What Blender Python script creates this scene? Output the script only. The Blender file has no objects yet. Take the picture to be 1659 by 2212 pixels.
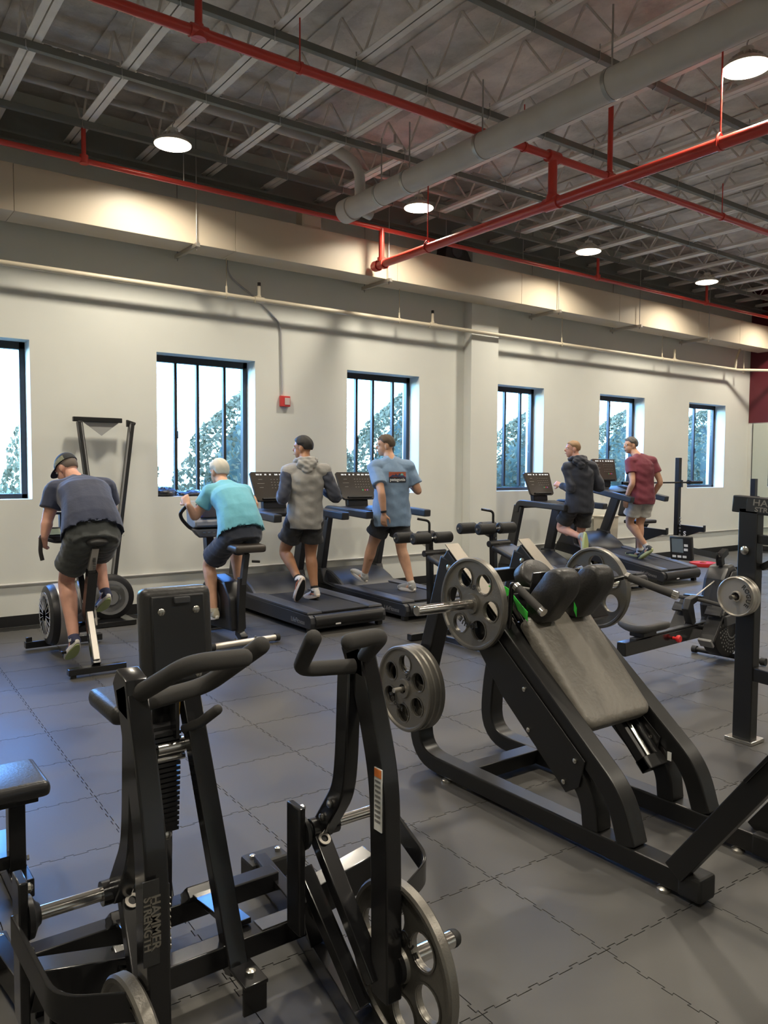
import bpy, bmesh, math, random
from math import radians, sin, cos, pi, sqrt
from mathutils import Vector, Matrix, Euler

S = bpy.context.scene
COL = S.collection
random.seed(7)

# ------------------------------------------------------------------ camera
cam_d = bpy.data.cameras.new('camera'); cam = bpy.data.objects.new('camera', cam_d); COL.objects.link(cam)
YAW, PIT, ROLL = radians(36.08), radians(-3.18), radians(0.32)
fw = Vector((sin(YAW)*cos(PIT), cos(YAW)*cos(PIT), sin(PIT)))
rt = Vector((cos(YAW), -sin(YAW), 0)); up = rt.cross(fw)
r2 = rt*cos(ROLL) + up*sin(ROLL); u2 = up*cos(ROLL) - rt*sin(ROLL)
cam.matrix_world = Matrix(((r2.x, u2.x, -fw.x, 0), (r2.y, u2.y, -fw.y, 0), (r2.z, u2.z, -fw.z, 1.62), (0, 0, 0, 1)))
cam_d.sensor_fit = 'VERTICAL'; cam_d.sensor_height = 36; cam_d.lens = 1682/2212*36
cam_d.clip_start = 0.05; cam_d.clip_end = 300
S.camera = cam

# ------------------------------------------------------------------ sky and exposure
w = bpy.data.worlds.new('sky'); S.world = w; w.use_nodes = True
nt = w.node_tree; nt.nodes.clear()
sky = nt.nodes.new('ShaderNodeTexSky'); sky.sky_type = 'NISHITA'; sky.sun_disc = False
sky.sun_elevation = radians(32); sky.sun_rotation = radians(-60); sky.air_density = 1.0; sky.dust_density = 0.6
bg = nt.nodes.new('ShaderNodeBackground'); bg.inputs[1].default_value = 3.0
wo = nt.nodes.new('ShaderNodeOutputWorld')
tint = nt.nodes.new('ShaderNodeMix'); tint.data_type = 'RGBA'; tint.blend_type = 'MULTIPLY'; tint.inputs[0].default_value = 1
tint.inputs[7].default_value = (.36, .75, 1.34, 1); nt.links.new(sky.outputs[0], tint.inputs[6]); nt.links.new(tint.outputs[2], bg.inputs[0]); nt.links.new(bg.outputs[0], wo.inputs[0])
VS = S.view_settings
VS.view_transform = 'Standard'; VS.look = 'None'; VS.gamma = 1; VS.use_curve_mapping = False; VS.exposure = 0.22
S.cycles.use_denoising = True
S.cycles.max_bounces = 8; S.cycles.diffuse_bounces = 5; S.cycles.glossy_bounces = 4; S.cycles.transparent_max_bounces = 8
S.cycles.sample_clamp_indirect = 6.0
LAMP_POWER = 50.0         # watts per ceiling lamp

# ------------------------------------------------------------------ materials
MATS = {}
def mat(name, col, rough=.5, metal=0., spec=.5, noise=0., nscale=8., bump=0., bscale=60., bdist=.002, coat=0., stretch=None, sheen=0., col2=None):
    if name in MATS: return MATS[name]
    m = bpy.data.materials.new(name); MATS[name] = m; m.use_nodes = True
    n = m.node_tree.nodes; l = m.node_tree.links; b = n['Principled BSDF']
    c = (*col, 1)
    b.inputs['Base Color'].default_value = c; b.inputs['Roughness'].default_value = rough
    b.inputs['Metallic'].default_value = metal; b.inputs['Specular IOR Level'].default_value = spec
    if coat: b.inputs['Coat Weight'].default_value = coat; b.inputs['Coat Roughness'].default_value = .08
    if sheen: b.inputs['Sheen Weight'].default_value = sheen
    tc = n.new('ShaderNodeTexCoord'); src = tc.outputs['Object']
    if stretch:
        mp = n.new('ShaderNodeMapping'); mp.inputs['Scale'].default_value = stretch
        l.new(src, mp.inputs[0]); src = mp.outputs[0]
    if noise or col2:
        t = n.new('ShaderNodeTexNoise'); t.inputs['Scale'].default_value = nscale; t.inputs['Detail'].default_value = 5
        l.new(src, t.inputs['Vector'])
        r = n.new('ShaderNodeValToRGB'); r.color_ramp.elements[0].position = .3; r.color_ramp.elements[1].position = .7
        if col2: a0, a1 = (*col, 1), (*col2, 1)
        else:
            a0 = tuple(max(0, v*(1-noise)) for v in col)+(1,); a1 = tuple(min(1, v*(1+noise)) for v in col)+(1,)
        r.color_ramp.elements[0].color = a0; r.color_ramp.elements[1].color = a1
        l.new(t.outputs['Fac'], r.inputs[0]); l.new(r.outputs[0], b.inputs['Base Color'])
    if bump:
        t2 = n.new('ShaderNodeTexNoise'); t2.inputs['Scale'].default_value = bscale; t2.inputs['Detail'].default_value = 4
        l.new(src, t2.inputs['Vector'])
        bp = n.new('ShaderNodeBump'); bp.inputs['Strength'].default_value = bump; bp.inputs['Distance'].default_value = bdist
        l.new(t2.outputs['Fac'], bp.inputs['Height']); l.new(bp.outputs[0], b.inputs['Normal'])
    return m
def emit(name, col, s):
    if name in MATS: return MATS[name]
    m = bpy.data.materials.new(name); MATS[name] = m; m.use_nodes = True
    n = m.node_tree.nodes; n.clear(); e = n.new('ShaderNodeEmission'); o = n.new('ShaderNodeOutputMaterial')
    e.inputs[0].default_value = (*col, 1); e.inputs[1].default_value = s
    m.node_tree.links.new(e.outputs[0], o.inputs[0]); return m
def glassmat(name, tint=(1, 1, 1), refl=1.0):
    m = bpy.data.materials.new(name); MATS[name] = m; m.use_nodes = True
    n = m.node_tree.nodes; n.clear(); l = m.node_tree.links
    t = n.new('ShaderNodeBsdfTransparent'); t.inputs[0].default_value = (*tint, 1)
    g = n.new('ShaderNodeBsdfGlossy'); g.inputs['Roughness'].default_value = .03
    f0 = n.new('ShaderNodeLayerWeight'); f0.inputs[0].default_value = .5; pw = n.new('ShaderNodeMath'); pw.operation = 'POWER'; pw.inputs[1].default_value = 5; l.new(f0.outputs['Facing'], pw.inputs[0])
    f = n.new('ShaderNodeMath'); f.operation = 'MULTIPLY_ADD'; f.inputs[1].default_value = .5; f.inputs[2].default_value = .03; l.new(pw.outputs[0], f.inputs[0])
    x = n.new('ShaderNodeMixShader'); o = n.new('ShaderNodeOutputMaterial')
    l.new(f.outputs[0], x.inputs[0]); l.new(t.outputs[0], x.inputs[1]); l.new(g.outputs[0], x.inputs[2]); l.new(x.outputs[0], o.inputs[0])
    return m

M_wall = mat('wall_paint', (.72, .73, .68), .55, noise=.02, nscale=2, bump=.12, bscale=220, bdist=.001)
M_maroon = mat('maroon_paint', (.12, .012, .022), .5, bump=.1, bscale=200, bdist=.001)
M_deck = mat('ceiling_fireproofing', (.70, .655, .61), .95, noise=.3, nscale=2.2, bump=1., bscale=7, bdist=.06)
M_joist = mat('joist_paint', (.82, .78, .73), .55, noise=.06, nscale=6)
M_web = mat('web_paint', (.42, .39, .36), .7, noise=.1, nscale=6)
M_bridge = mat('bridging_steel', (.19, .195, .18), .6, metal=.2)
M_galv = mat('galvanised_steel', (.42, .41, .39), .4, metal=.8)
M_red = mat('red_pipe_enamel', (.58, .05, .035), .28, coat=.3)
M_beigepipe = mat('cream_pipe_paint', (.62, .55, .42), .4)
M_duct = mat('duct_paint', (.58, .50, .385), .40, spec=.4, noise=.03, nscale=1.2)
M_whitepipe = mat('white_pipe_wrap', (.55, .51, .47), .55, noise=.05, nscale=4)
M_frame = mat('bronze_window_frame', (.035, .033, .032), .4, metal=.3)
M_glass = glassmat('window_glass')
M_base = mat('rubber_baseboard', (.012, .012, .013), .5)
def rubber_floor():
    m = mat('rubber_floor_tile', (.034, .034, .037), .52, spec=.45, bump=.35, bscale=420, bdist=.0012)
    n = m.node_tree.nodes; l = m.node_tree.links; b = n['Principled BSDF']
    tc = n.new('ShaderNodeTexCoord'); oi = n.new('ShaderNodeObjectInfo')
    add = n.new('ShaderNodeVectorMath'); add.operation = 'ADD'
    l.new(tc.outputs['Object'], add.inputs[0]); l.new(oi.outputs['Location'], add.inputs[1])
    t = n.new('ShaderNodeTexNoise'); t.inputs['Scale'].default_value = 1.6; t.inputs['Detail'].default_value = 3; t.inputs['Distortion'].default_value = .8
    l.new(add.outputs[0], t.inputs['Vector'])
    r = n.new('ShaderNodeMapRange'); r.inputs['From Min'].default_value = .3; r.inputs['From Max'].default_value = .7
    r.inputs['To Min'].default_value = .40; r.inputs['To Max'].default_value = .56
    l.new(t.outputs['Fac'], r.inputs['Value']); l.new(r.outputs[0], b.inputs['Roughness'])
    r2_ = n.new('ShaderNodeValToRGB'); r2_.color_ramp.elements[0].position = .3; r2_.color_ramp.elements[1].position = .72
    r2_.color_ramp.elements[0].color = (.056, .054, .051, 1); r2_.color_ramp.elements[1].color = (.092, .088, .081, 1)
    l.new(t.outputs['Fac'], r2_.inputs[0]); l.new(r2_.outputs[0], b.inputs['Base Color'])
    return m
M_floor = rubber_floor()
M_gap = mat('floor_underlay', (.006, .006, .006), .9)
M_black = mat('black_powder_coat', (.010, .010, .011), .22, coat=.25, bump=.06, bscale=500, bdist=.0006)
M_blackm = mat('black_plastic', (.014, .014, .015), .38)
M_satin = mat('satin_black_steel', (.009, .009, .009), .36, spec=.55, bump=.05, bscale=400, bdist=.0006)
M_dkgrey = mat('charcoal_plastic', (.045, .046, .05), .45)
M_grip = mat('foam_grip', (.040, .038, .036), .8, bump=.3, bscale=500, bdist=.001)
M_vinyl = mat('black_vinyl', (.022, .021, .020), .40, bump=.5, bscale=90, bdist=.0025)
M_vinyl2 = mat('creased_vinyl', (.15, .138, .118), .42, bump=.8, bscale=38, bdist=.005)
M_iron = mat('grey_cast_iron', (.22, .208, .185), .38, metal=.75, bump=.5, bscale=160, bdist=.0015)
M_steel = mat('polished_steel', (.72, .70, .67), .16, metal=1.)
M_alu = mat('brushed_aluminium', (.62, .58, .52), .35, metal=.85)
M_zinc = mat('zinc_bolt', (.62, .60, .55), .25, metal=1.)
M_white = mat('white_print', (.78, .78, .76), .5)
M_rubber = mat('black_rubber', (.014, .014, .014), .6)
M_grey = mat('grey_plastic', (.22, .22, .22), .5)
M_green = mat('green_band_webbing', (.05, .62, .06), .5)

# ------------------------------------------------------------------ mesh kit
def V(*a): return Vector(a[0] if len(a) == 1 else a)
def link(name, data, parent=None, **props):
    o = bpy.data.objects.new(name, data); COL.objects.link(o)
    if parent is not None: o.parent = parent
    for k, v in props.items(): o[k] = v
    return o
def thing(name, label, cat, loc=(0, 0, 0), rz=0., group=None):
    o = link(name, None); o.empty_display_size = .2
    o.location = loc; o.rotation_euler = (0, 0, radians(rz)); o['label'] = label; o['category'] = cat
    if group: o['group'] = group
    return o
def tag(o, label, cat, group=None):
    o['label'] = label; o['category'] = cat
    if group: o['group'] = group
    return o
def copy_tree(o, parent=None):
    c = o.copy(); COL.objects.link(c)
    if parent is not None: c.parent = parent
    for ch in list(o.children): copy_tree(ch, c)
    return c
def rnd(pts, r, n=5):
    """polyline with its corners rounded"""
    pts = [V(p) for p in pts]; out = [pts[0]]
    for i in range(1, len(pts)-1):
        a, b, c = pts[i-1], pts[i], pts[i+1]
        rr = r[i-1] if isinstance(r, (list, tuple)) else r
        d0 = min(rr, (a-b).length*.49); d1 = min(rr, (c-b).length*.49); d = min(d0, d1)
        p0 = b+(a-b).normalized()*d; p1 = b+(c-b).normalized()*d
        for k in range(n+1):
            t = k/n; out.append(p0*(1-t)**2 + b*2*t*(1-t) + p1*t*t)
    out.append(pts[-1]); return out
ORG = [Matrix.Identity(4)]
def begin(t):
    """from here on shapes are given in world coordinates and stored relative to thing t"""
    if t is None: ORG[0] = Matrix.Identity(4)
    else: ORG[0] = (Matrix.Translation(t.location) @ t.rotation_euler.to_matrix().to_4x4()).inverted()
    return t
class B:
    def __init__(s): s.bm = bmesh.new()
    def face(s, vs):
        try: return s.bm.faces.new(vs)
        except ValueError: return None
    def loft(s, rings, caps=True):
        R = [[s.bm.verts.new(p) for p in r] for r in rings]; n = len(R[0])
        for a, b in zip(R, R[1:]):
            for i in range(n): s.face((a[i], a[(i+1) % n], b[(i+1) % n], b[i]))
        if caps: s.face(R[0][::-1]); s.face(R[-1])
        return s
    def box(s, c, d, rot=None, bev=0.):
        m = Matrix.Translation(V(c))
        if rot is not None: m = m @ (rot.to_4x4() if isinstance(rot, Matrix) else Euler([radians(a) for a in rot]).to_matrix().to_4x4())
        x, y, z = d[0]/2, d[1]/2, d[2]/2
        vs = [s.bm.verts.new(m @ V((a, b, e))) for a, b, e in ((-x,-y,-z),(x,-y,-z),(x,y,-z),(-x,y,-z),(-x,-y,z),(x,-y,z),(x,y,z),(-x,y,z))]
        fs = [s.face([vs[i] for i in q]) for q in ((3,2,1,0),(4,5,6,7),(0,1,5,4),(1,2,6,5),(2,3,7,6),(3,0,4,7))]
        if bev: bmesh.ops.bevel(s.bm, geom=list({e for f in fs for e in f.edges}), offset=bev, segments=2, affect='EDGES', profile=.6)
        return s
    def bar(s, p0, p1, w, h, upv=(0, 0, 1)):
        p0, p1 = V(p0), V(p1); d = (p1-p0).normalized(); x = d.cross(V(upv))
        if x.length < 1e-4: x = d.cross(V((0, 1, 0)))
        x.normalize(); y = x.cross(d)
        o = [x*w/2+y*h/2, -x*w/2+y*h/2, -x*w/2-y*h/2, x*w/2-y*h/2]
        return s.loft([[p0+q for q in o], [p1+q for q in o]])
    def sweep(s, path, w, h, side=(1, 0, 0), hs=None):
        """rectangular section, w along side, h in the plane of the path"""
        path = [V(p) for p in path]; sd = V(side).normalized(); rings = []
        for i, p in enumerate(path):
            t0 = (path[i]-path[i-1]).normalized() if i else None
            t1 = (path[i+1]-path[i]).normalized() if i < len(path)-1 else None
            t = ((t0 or t1)+(t1 or t0)).normalized(); nn = sd.cross(t).normalized()
            k = 1/max(.5, t.dot(t1 or t0)); hh = (hs[i] if hs else h)*k
            rings.append([p+sd*w/2+nn*hh/2, p-sd*w/2+nn*hh/2, p-sd*w/2-nn*hh/2, p+sd*w/2-nn*hh/2])
        return s.loft(rings)
    def tube(s, path, r, n=12, caps=True, dome=False):
        path = [V(p) for p in path]; rings = []; prev = None
        rs = r if isinstance(r, (list, tuple)) else [r]*len(path)
        if dome:
            d = (path[-1]-path[-2]).normalized(); q = path[-1]; rr = rs[-1]; rs = list(rs)
            path = path[:-1]+[q-d*rr*.9, q-d*rr*.45, q-d*rr*.12, q]; rs = rs[:-1]+[rr, rr*.87, rr*.5, rr*.12]
        for i, p in enumerate(path):
            t = V((0, 0, 0))
            if i: t += (path[i]-path[i-1]).normalized()
            if i < len(path)-1: t += (path[i+1]-path[i]).normalized()
            t.normalize()
            if prev is None:
                a = V((0, 0, 1)) if abs(t.z) < .9 else V((1, 0, 0)); x = t.cross(a).normalized()
            else:
                x = (prev-t*prev.dot(t)).normalized()
            prev = x; y = t.cross(x)
            rings.append([p+(x*cos(2*pi*k/n)+y*sin(2*pi*k/n))*rs[i] for k in range(n)])
        return s.loft(rings, caps)
    def cyl(s, p0, p1, r, r1=None, n=18): return s.tube([p0, p1], [r, r if r1 is None else r1], n)
    def lathe(s, prof, o=(0, 0, 0), ax=(0, 0, 1), n=24, caps=True):
        o = V(o); ax = V(ax).normalized(); a = V((0, 0, 1)) if abs(ax.z) < .9 else V((1, 0, 0)); x = ax.cross(a).normalized(); y = ax.cross(x)
        return s.loft([[o+ax*h+(x*cos(2*pi*k/n)+y*sin(2*pi*k/n))*max(r, 1e-4) for k in range(n)] for r, h in prof], caps)
    def prism(s, poly, vec):
        v = V(vec); a = [V(p) for p in poly]; return s.loft([a, [p+v for p in a]])
    def ell(s, c, r, rot=None, n=16, m=10):
        c = V(c); R = rot if isinstance(rot, Matrix) else (Euler([radians(a) for a in rot]).to_matrix() if rot else Matrix.Identity(3))
        rings = []
        for i in range(m+1):
            t = -pi/2+pi*i/m; t = max(-pi/2+.06, min(pi/2-.06, t))
            rings.append([c+R @ V((r[0]*cos(t)*cos(2*pi*k/n), r[1]*cos(t)*sin(2*pi*k/n), r[2]*sin(t))) for k in range(n)])
        return s.loft(rings)
    def mesh(s, name, bev=0., smooth=40, seg=2):
        bmesh.ops.recalc_face_normals(s.bm, faces=s.bm.faces)
        if bev:
            es = [e for e in s.bm.edges if len(e.link_faces) == 2 and e.calc_face_angle(0) > radians(35)]
            bmesh.ops.bevel(s.bm, geom=es, offset=bev, segments=seg, affect='EDGES', profile=.5, clamp_overlap=True)
        me = bpy.data.meshes.new(name); s.bm.to_mesh(me); s.bm.free(); me.transform(ORG[0])
        if smooth:
            me.polygons.foreach_set('use_smooth', [True]*len(me.polygons)); me.set_sharp_from_angle(angle=radians(smooth))
        return me
    def done(s, name, material, parent=None, bev=0., smooth=40, **props):
        me = s.mesh(name, bev, min(smooth, 21) if bev else smooth); me.materials.append(material)
        return link(name, me, parent, **props)
def curve_mesh(name, splines, depth, bevel=0.):
    """flat outlines (first outer, others holes) extruded along +-Z"""
    cu = bpy.data.curves.new(name, 'CURVE'); cu.dimensions = '2D'; cu.fill_mode = 'BOTH'; cu.extrude = max(0, depth/2-bevel); cu.bevel_depth = bevel; cu.bevel_resolution = 1
    for pts in splines:
        sp = cu.splines.new('POLY'); sp.points.add(len(pts)-1); sp.use_cyclic_u = True
        for q, p in zip(sp.points, pts): q.co = (p[0], p[1], 0, 1)
    o = bpy.data.objects.new(name, cu); COL.objects.link(o); dg = bpy.context.evaluated_depsgraph_get()
    me = bpy.data.meshes.new_from_object(o.evaluated_get(dg)); bpy.data.objects.remove(o); bpy.data.curves.remove(cu)
    me.name = name; return me
def text_mesh(txt, size, depth=.001, font_bold=0.):
    cu = bpy.data.curves.new('lettering', 'FONT'); cu.body = txt; cu.size = size; cu.extrude = depth; cu.offset = font_bold
    cu.align_x = 'CENTER'; cu.align_y = 'CENTER'; cu.resolution_u = 3
    o = bpy.data.objects.new('lettering', cu); COL.objects.link(o); dg = bpy.context.evaluated_depsgraph_get()
    me = bpy.data.meshes.new_from_object(o.evaluated_get(dg)); bpy.data.objects.remove(o); bpy.data.curves.remove(cu)
    me.name = 'lettering'; return me
def text(txt, size, material, parent, loc, xdir, ydir, depth=.001, name='lettering', bold=0., sx=1.):
    me = text_mesh(txt, size, depth, bold); me.materials.append(material)
    x = V(xdir).normalized(); y = V(ydir).normalized(); z = x.cross(y)
    me.transform(Matrix(((x.x*sx, y.x, z.x, loc[0]), (x.y*sx, y.y, z.y, loc[1]), (x.z*sx, y.z, z.z, loc[2]), (0, 0, 0, 1))))
    me.transform(ORG[0]); return link(name, me, parent)
def circ(cx, cy, r, n=24, a0=0.): return [(cx+r*cos(a0+2*pi*k/n), cy+r*sin(a0+2*pi*k/n)) for k in range(n)]
# ================================================================== the room
W = 8.53; XR = 15.4; XL = -3.6; YF = -4.5; ZD = 5.32
FR = 8.78                                   # plane of the window frames
WIN = [(.575, 1.775), (3.085, 4.29), (5.61, 6.81), (8.13, 9.33), (10.70, 11.93), (13.30, 14.54)]
ZS, ZT = 1.29, 2.90
def quadwall(name, m, xs, zs, hole, y0, y1):
    b = B()
    def quad(*p): b.face([b.bm.verts.new(q) for q in p])
    for i in range(len(xs)-1):
        for j in range(len(zs)-1):
            if hole(i, j): continue
            a, c, e, f = xs[i], xs[i+1], zs[j], zs[j+1]
            quad((a, y0, e), (c, y0, e), (c, y0, f), (a, y0, f)); quad((a, y1, f), (c, y1, f), (c, y1, e), (a, y1, e))
    for (a, c) in WIN:
        quad((a, y0, ZS), (a, y1, ZS), (a, y1, ZT), (a, y0, ZT)); quad((c, y0, ZT), (c, y1, ZT), (c, y1, ZS), (c, y0, ZS))
        quad((a, y0, ZT), (a, y1, ZT), (c, y1, ZT), (c, y0, ZT)); quad((c, y0, ZS), (c, y1, ZS), (a, y1, ZS), (a, y0, ZS))
    bmesh.ops.remove_doubles(b.bm, verts=b.bm.verts, dist=1e-5)
    me = bpy.data.meshes.new(name); b.bm.to_mesh(me); me.materials.append(m); b.bm.free()
    return link(name, me, None, kind='structure')
xs = [XL-.3] + [v for p in WIN for v in p] + [XR+.3]
wall_back = quadwall('wall_back', M_wall, xs, [-.1, ZS, ZT, 5.6], lambda i, j: i % 2 == 1 and j == 1, W, W+.38)
B().box((7.9, W-.08, 2.7), (.535, .16, 5.4)).done('pilaster', M_wall, wall_back, bev=.004)
b = B(); b.box((XR+.15, (W+YF)/2, 2.6), (.3, W-YF+.6, 5.6)); wr = b.done('wall_right', M_wall, None, smooth=0, kind='structure')
B().box((XR-.004, (W+YF)/2, 3.95), (.008, W-YF-.02, 2.72)).done('maroon_band', M_maroon, wr, smooth=0)
B().box((XL-.15, (W+YF)/2, 2.6), (.3, W-YF+.6, 5.6)).done('wall_left', M_wall, None, smooth=0, kind='structure')
B().box(((XL+XR)/2, YF-.15, 2.6), (XR-XL+.6, .3, 5.6)).done('wall_front', M_wall, None, smooth=0, kind='structure')
for nm, a, c in (('baseboard_back', XL, 7.63), ('baseboard_back.001', 8.17, XR)):
    B().box(((a+c)/2, W-.006, .055), (c-a, .012, .11)).done(nm, M_base, None, smooth=0, kind='structure')
B().box((7.9, W-.166, .055), (.545, .012, .11)).done('baseboard_pilaster', M_base, None, smooth=0, kind='structure')
B().box((XR-.006, 2, .055), (.012, 12.9, .11)).done('baseboard_right', M_base, None, smooth=0, kind='structure')

# mirror panels on the right wall
mm = mat('mirror_glass', (.80, .86, .82), .02, metal=1.)
for i, (y0, lb) in enumerate(((7.42, 'tall mirror panel on the right wall next to the window wall corner'), (5.85, 'second mirror panel from the corner on the right wall'))):
    t = thing('wall_mirror', lb, 'mirror', (XR-.004, y0, .12), group='mirror panels on the right wall')
    B().box((-.006, .25, 1.23), (.006, 1.5, 2.44)).done('mirror_pane', mm, t, smooth=0)
    B().box((-.007, 1.005, 1.23), (.012, .012, 2.46)).done('edge_trim', M_frame, t, smooth=0)

# floor: slab, then interlocking rubber tiles
floor = B().box(((XL+XR)/2, (W+YF)/2+.2, -.06), (XR-XL+.6, W-YF+1, .1)).done('floor', M_gap, None, smooth=0, kind='structure')
TS, TA = .556, radians(-1.69); TO = V((2.113, 1.609, 0))
def tile_outline(g):
    n = 6; h = TS/2; pts = []; am = .011
    def edge():                                            # along +x at y=0, dovetail teeth
        out = []
        for k in range(n):
            a = k*TS/n; wq = TS/n
            out += [(a, 0), (a+wq*.22, 0), (a+wq*.14, am), (a+wq*.60, am), (a+wq*.52, 0)] if k % 1 == 0 else []
        return out
    e = edge()
    bot = [(x-h, y-h) for x, y in e]
    rgt = [(h-y, x-h) for x, y in e]
    top = [(x-h, y+h) for x, y in e] + [(h, h)]; lft = [(-h-y, x-h) for x, y in e] + [(-h, h)]
    # neighbours share outlines: top of one = bottom of next, right of one = left of next
    P = bot + [(p[0], p[1]) for p in rgt] + top[::-1][:-1] + lft[::-1][:-1]
    return P
def tile_mesh():
    P = tile_outline(0); k = (TS-.0035)/TS
    me_b = B(); vs_t = [me_b.bm.verts.new((x*k, y*k, 0)) for x, y in P]; vs_b = [me_b.bm.verts.new((x*k, y*k, -.01)) for x, y in P]
    me_b.face(vs_t); n = len(P)
    for i in range(n): me_b.face((vs_b[i], vs_b[(i+1) % n], vs_t[(i+1) % n], vs_t[i]))
    bmesh.ops.recalc_face_normals(me_b.bm, faces=me_b.bm.faces)
    me = bpy.data.meshes.new('floor_tile'); me_b.bm.to_mesh(me); me_b.bm.free()
    me.materials.append(M_floor); return me
tme = tile_mesh()
cells = []
for i in range(-11, 25):
    for j in range(-11, 13):
        c = TO + V(((i+.5)*cos(TA)-(j+.5)*sin(TA), (i+.5)*sin(TA)+(j+.5)*cos(TA), 0))*TS
        if not (XL+.2 < c.x < XR-.25 and YF+.2 < c.y < W-.2): continue
        d = c-V((0, 0, 1.62)); z = d.dot(fw); vis = z > .5 and abs(d.dot(r2)/z) < .56 and abs(d.dot(u2)/z) < .75
        cells.append((not vis, d.length, c))
cells.sort(key=lambda q: (q[0], q[1]))
for _, _, c in cells[:300]:
    o = link('floor_tile', tme, floor); o.location = c; o.rotation_euler = (0, 0, TA)
bb = bmesh.new()
for _, _, c in cells[300:]:
    tmp = tme.copy(); tmp.transform(Matrix.Translation(c) @ Matrix.Rotation(TA, 4, 'Z')); bb.from_mesh(tmp); bpy.data.meshes.remove(tmp)
me = bpy.data.meshes.new('more_floor_tiles'); bb.to_mesh(me); bb.free(); me.materials.append(M_floor)
link('more_floor_tiles', me, floor, kind='stuff')

# ceiling deck, joists, bridging
ceiling = B().box(((XL+XR)/2, (W+YF)/2, ZD+.1), (XR-XL+.6, W-YF+.6, .2)).done('ceiling', M_deck, None, smooth=0, kind='structure')
ZJ = 4.85
def joist_meshes():
    y0, y1 = YF+.05, W-.1
    b = B()
    for s in (-1, 1):
        b.box((s*.033, (y0+y1)/2, ZJ+.004), (.055, y1-y0, .008)); b.box((s*.009, (y0+y1)/2, ZJ+.028), (.007, y1-y0, .05))
    chords = b.mesh('joist', 0, 0); chords.materials.append(M_joist)
    b = B().box((0, (y0+y1)/2, ZD-.012), (.12, y1-y0, .01)); y = y0+.1
    while y < y1-.7:
        b.tube([(0, y, ZD-.01), (0, y+.33, ZJ+.03)], .011, 5); b.tube([(0, y+.33, ZJ+.03), (0, y+.66, ZD-.01)], .011, 5); y += .66
    web = b.mesh('web', 0, 60); web.materials.append(M_deck)
    return chords, web
jc, jw = joist_meshes()
x = 1.42-.722*6; k = 0
while x < XR-.1:
    o = link('joist', jc, ceiling); o.location = (x, 0, 0); p = link('web', jw, o); x += .722; k += 1
for y in (-2.3, -.9, .3, 1.55, 2.78, 4.05, 5.27, 6.52, 7.68):
    br = B().box(((XL+XR)/2, y, ZJ-.03), (XR-XL-.1, .012, .055)).box(((XL+XR)/2, y+.02, ZJ-.054), (XR-XL-.1, .045, .008)).done('bridging_channel', M_bridge, ceiling, smooth=0)
    b = B(); xx = 1.42-.722*2
    while xx < XR-.2:
        b.tube(rnd([(xx-.05, y-.012, ZJ+.05), (xx-.05, y-.016, ZJ-.062), (xx-.02, y+.045, ZJ-.064), (xx-.018, y+.05, ZJ-.02)], .012, 2), .0045, 5); xx += .722
    b.done('hanger_hook', M_galv, br)
# wall beam behind the duct, pipes and strut threaded through the joists
B().box(((XL+XR)/2, W-.12, 4.93), (XR-XL, .2, .34)).box(((XL+XR)/2, W-.2, 4.78), (XR-XL, .3, .02)).done('ledger_beam', M_bridge, ceiling, smooth=0)
t = tag(B().tube([(XL+.1, 7.08, 5.02), (4.55, 7.08, 5.02)], .062, 14).done('ceiling_pipe', M_web), 'grey pipe threaded through the ceiling joists above the leftmost lamp', 'pipe')
t = tag(B().tube([(XL+.1, 7.42, 4.97), (15.3, 7.42, 4.97)], .03, 10).done('ceiling_pipe', M_web), 'thin grey pipe running through the ceiling joists parallel to the duct', 'pipe')
def slotted(y, x0, x1, z, parent):
    b = B(); n = int((x1-x0)/.1)
    b.box(((x0+x1)/2, y-.018, z), (x1-x0, .008, .03)).box(((x0+x1)/2, y+.018, z), (x1-x0, .008, .03))
    for k in range(n+1): b.box((x0+k*(x1-x0)/n, y, z-.012), (.04, .03, .006))
    return b.done('slotted_strut', M_galv, parent, smooth=0)
for x0 in (1.55, 2.3, 3.1, 3.9, 4.6, 6.2, 7.0, 8.4, 9.2, 10.7):
    slotted(6.83, x0, x0+.62, 5.02, ceiling)

# air duct along the window wall, hung on struts
duct = thing('air_duct', 'long beige rectangular air duct hung below the ceiling along the window wall', 'duct', (0, 0, 0))
DY0, DY1, DZ0, DZ1 = 7.97, 8.36, 3.985, 4.42
xa = XL+.02; sec = [-3.58, -.9, 1.55, 3.78, 6.0, 8.22, 10.44, 12.66, 14.0, XR-.03]
for a, c in zip(sec, sec[1:]):
    B().box(((a+c)/2, (DY0+DY1)/2, (DZ0+DZ1)/2), (c-a-.003, DY1-DY0, DZ1-DZ0)).done('duct_section', M_duct, duct, bev=.004)
hx = (3.31, 5.83, 8.95, 10.9, 12.9, .8)
hl = ('leftmost duct hanger in view, above the second window', 'duct hanger beside the capped end of the thick red pipe', 'duct hanger above the pilaster and the fourth window',
      'duct hanger above the fifth window', 'duct hanger nearest the maroon right wall', 'duct hanger left of the picture above the first window')
for x, lb in zip(hx, hl):
    t = thing('duct_hanger', lb, 'hanger', (x, 0, 0), group='strut hangers under the air duct')
    B().box((0, 8.19, DZ0-.024), (.041, .62, .041)).box((0, 8.19, DZ0-.045), (.02, .58, .003)).done('strut', M_alu, t, smooth=0)
    for yy in (7.925, 8.46):
        B().cyl((0, yy, DZ0-.075), (0, yy, 5.3), .006, n=8).cyl((0, yy, DZ0-.055), (0, yy, DZ0-.044), .013, n=8).done('rod', M_galv, t)
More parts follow.
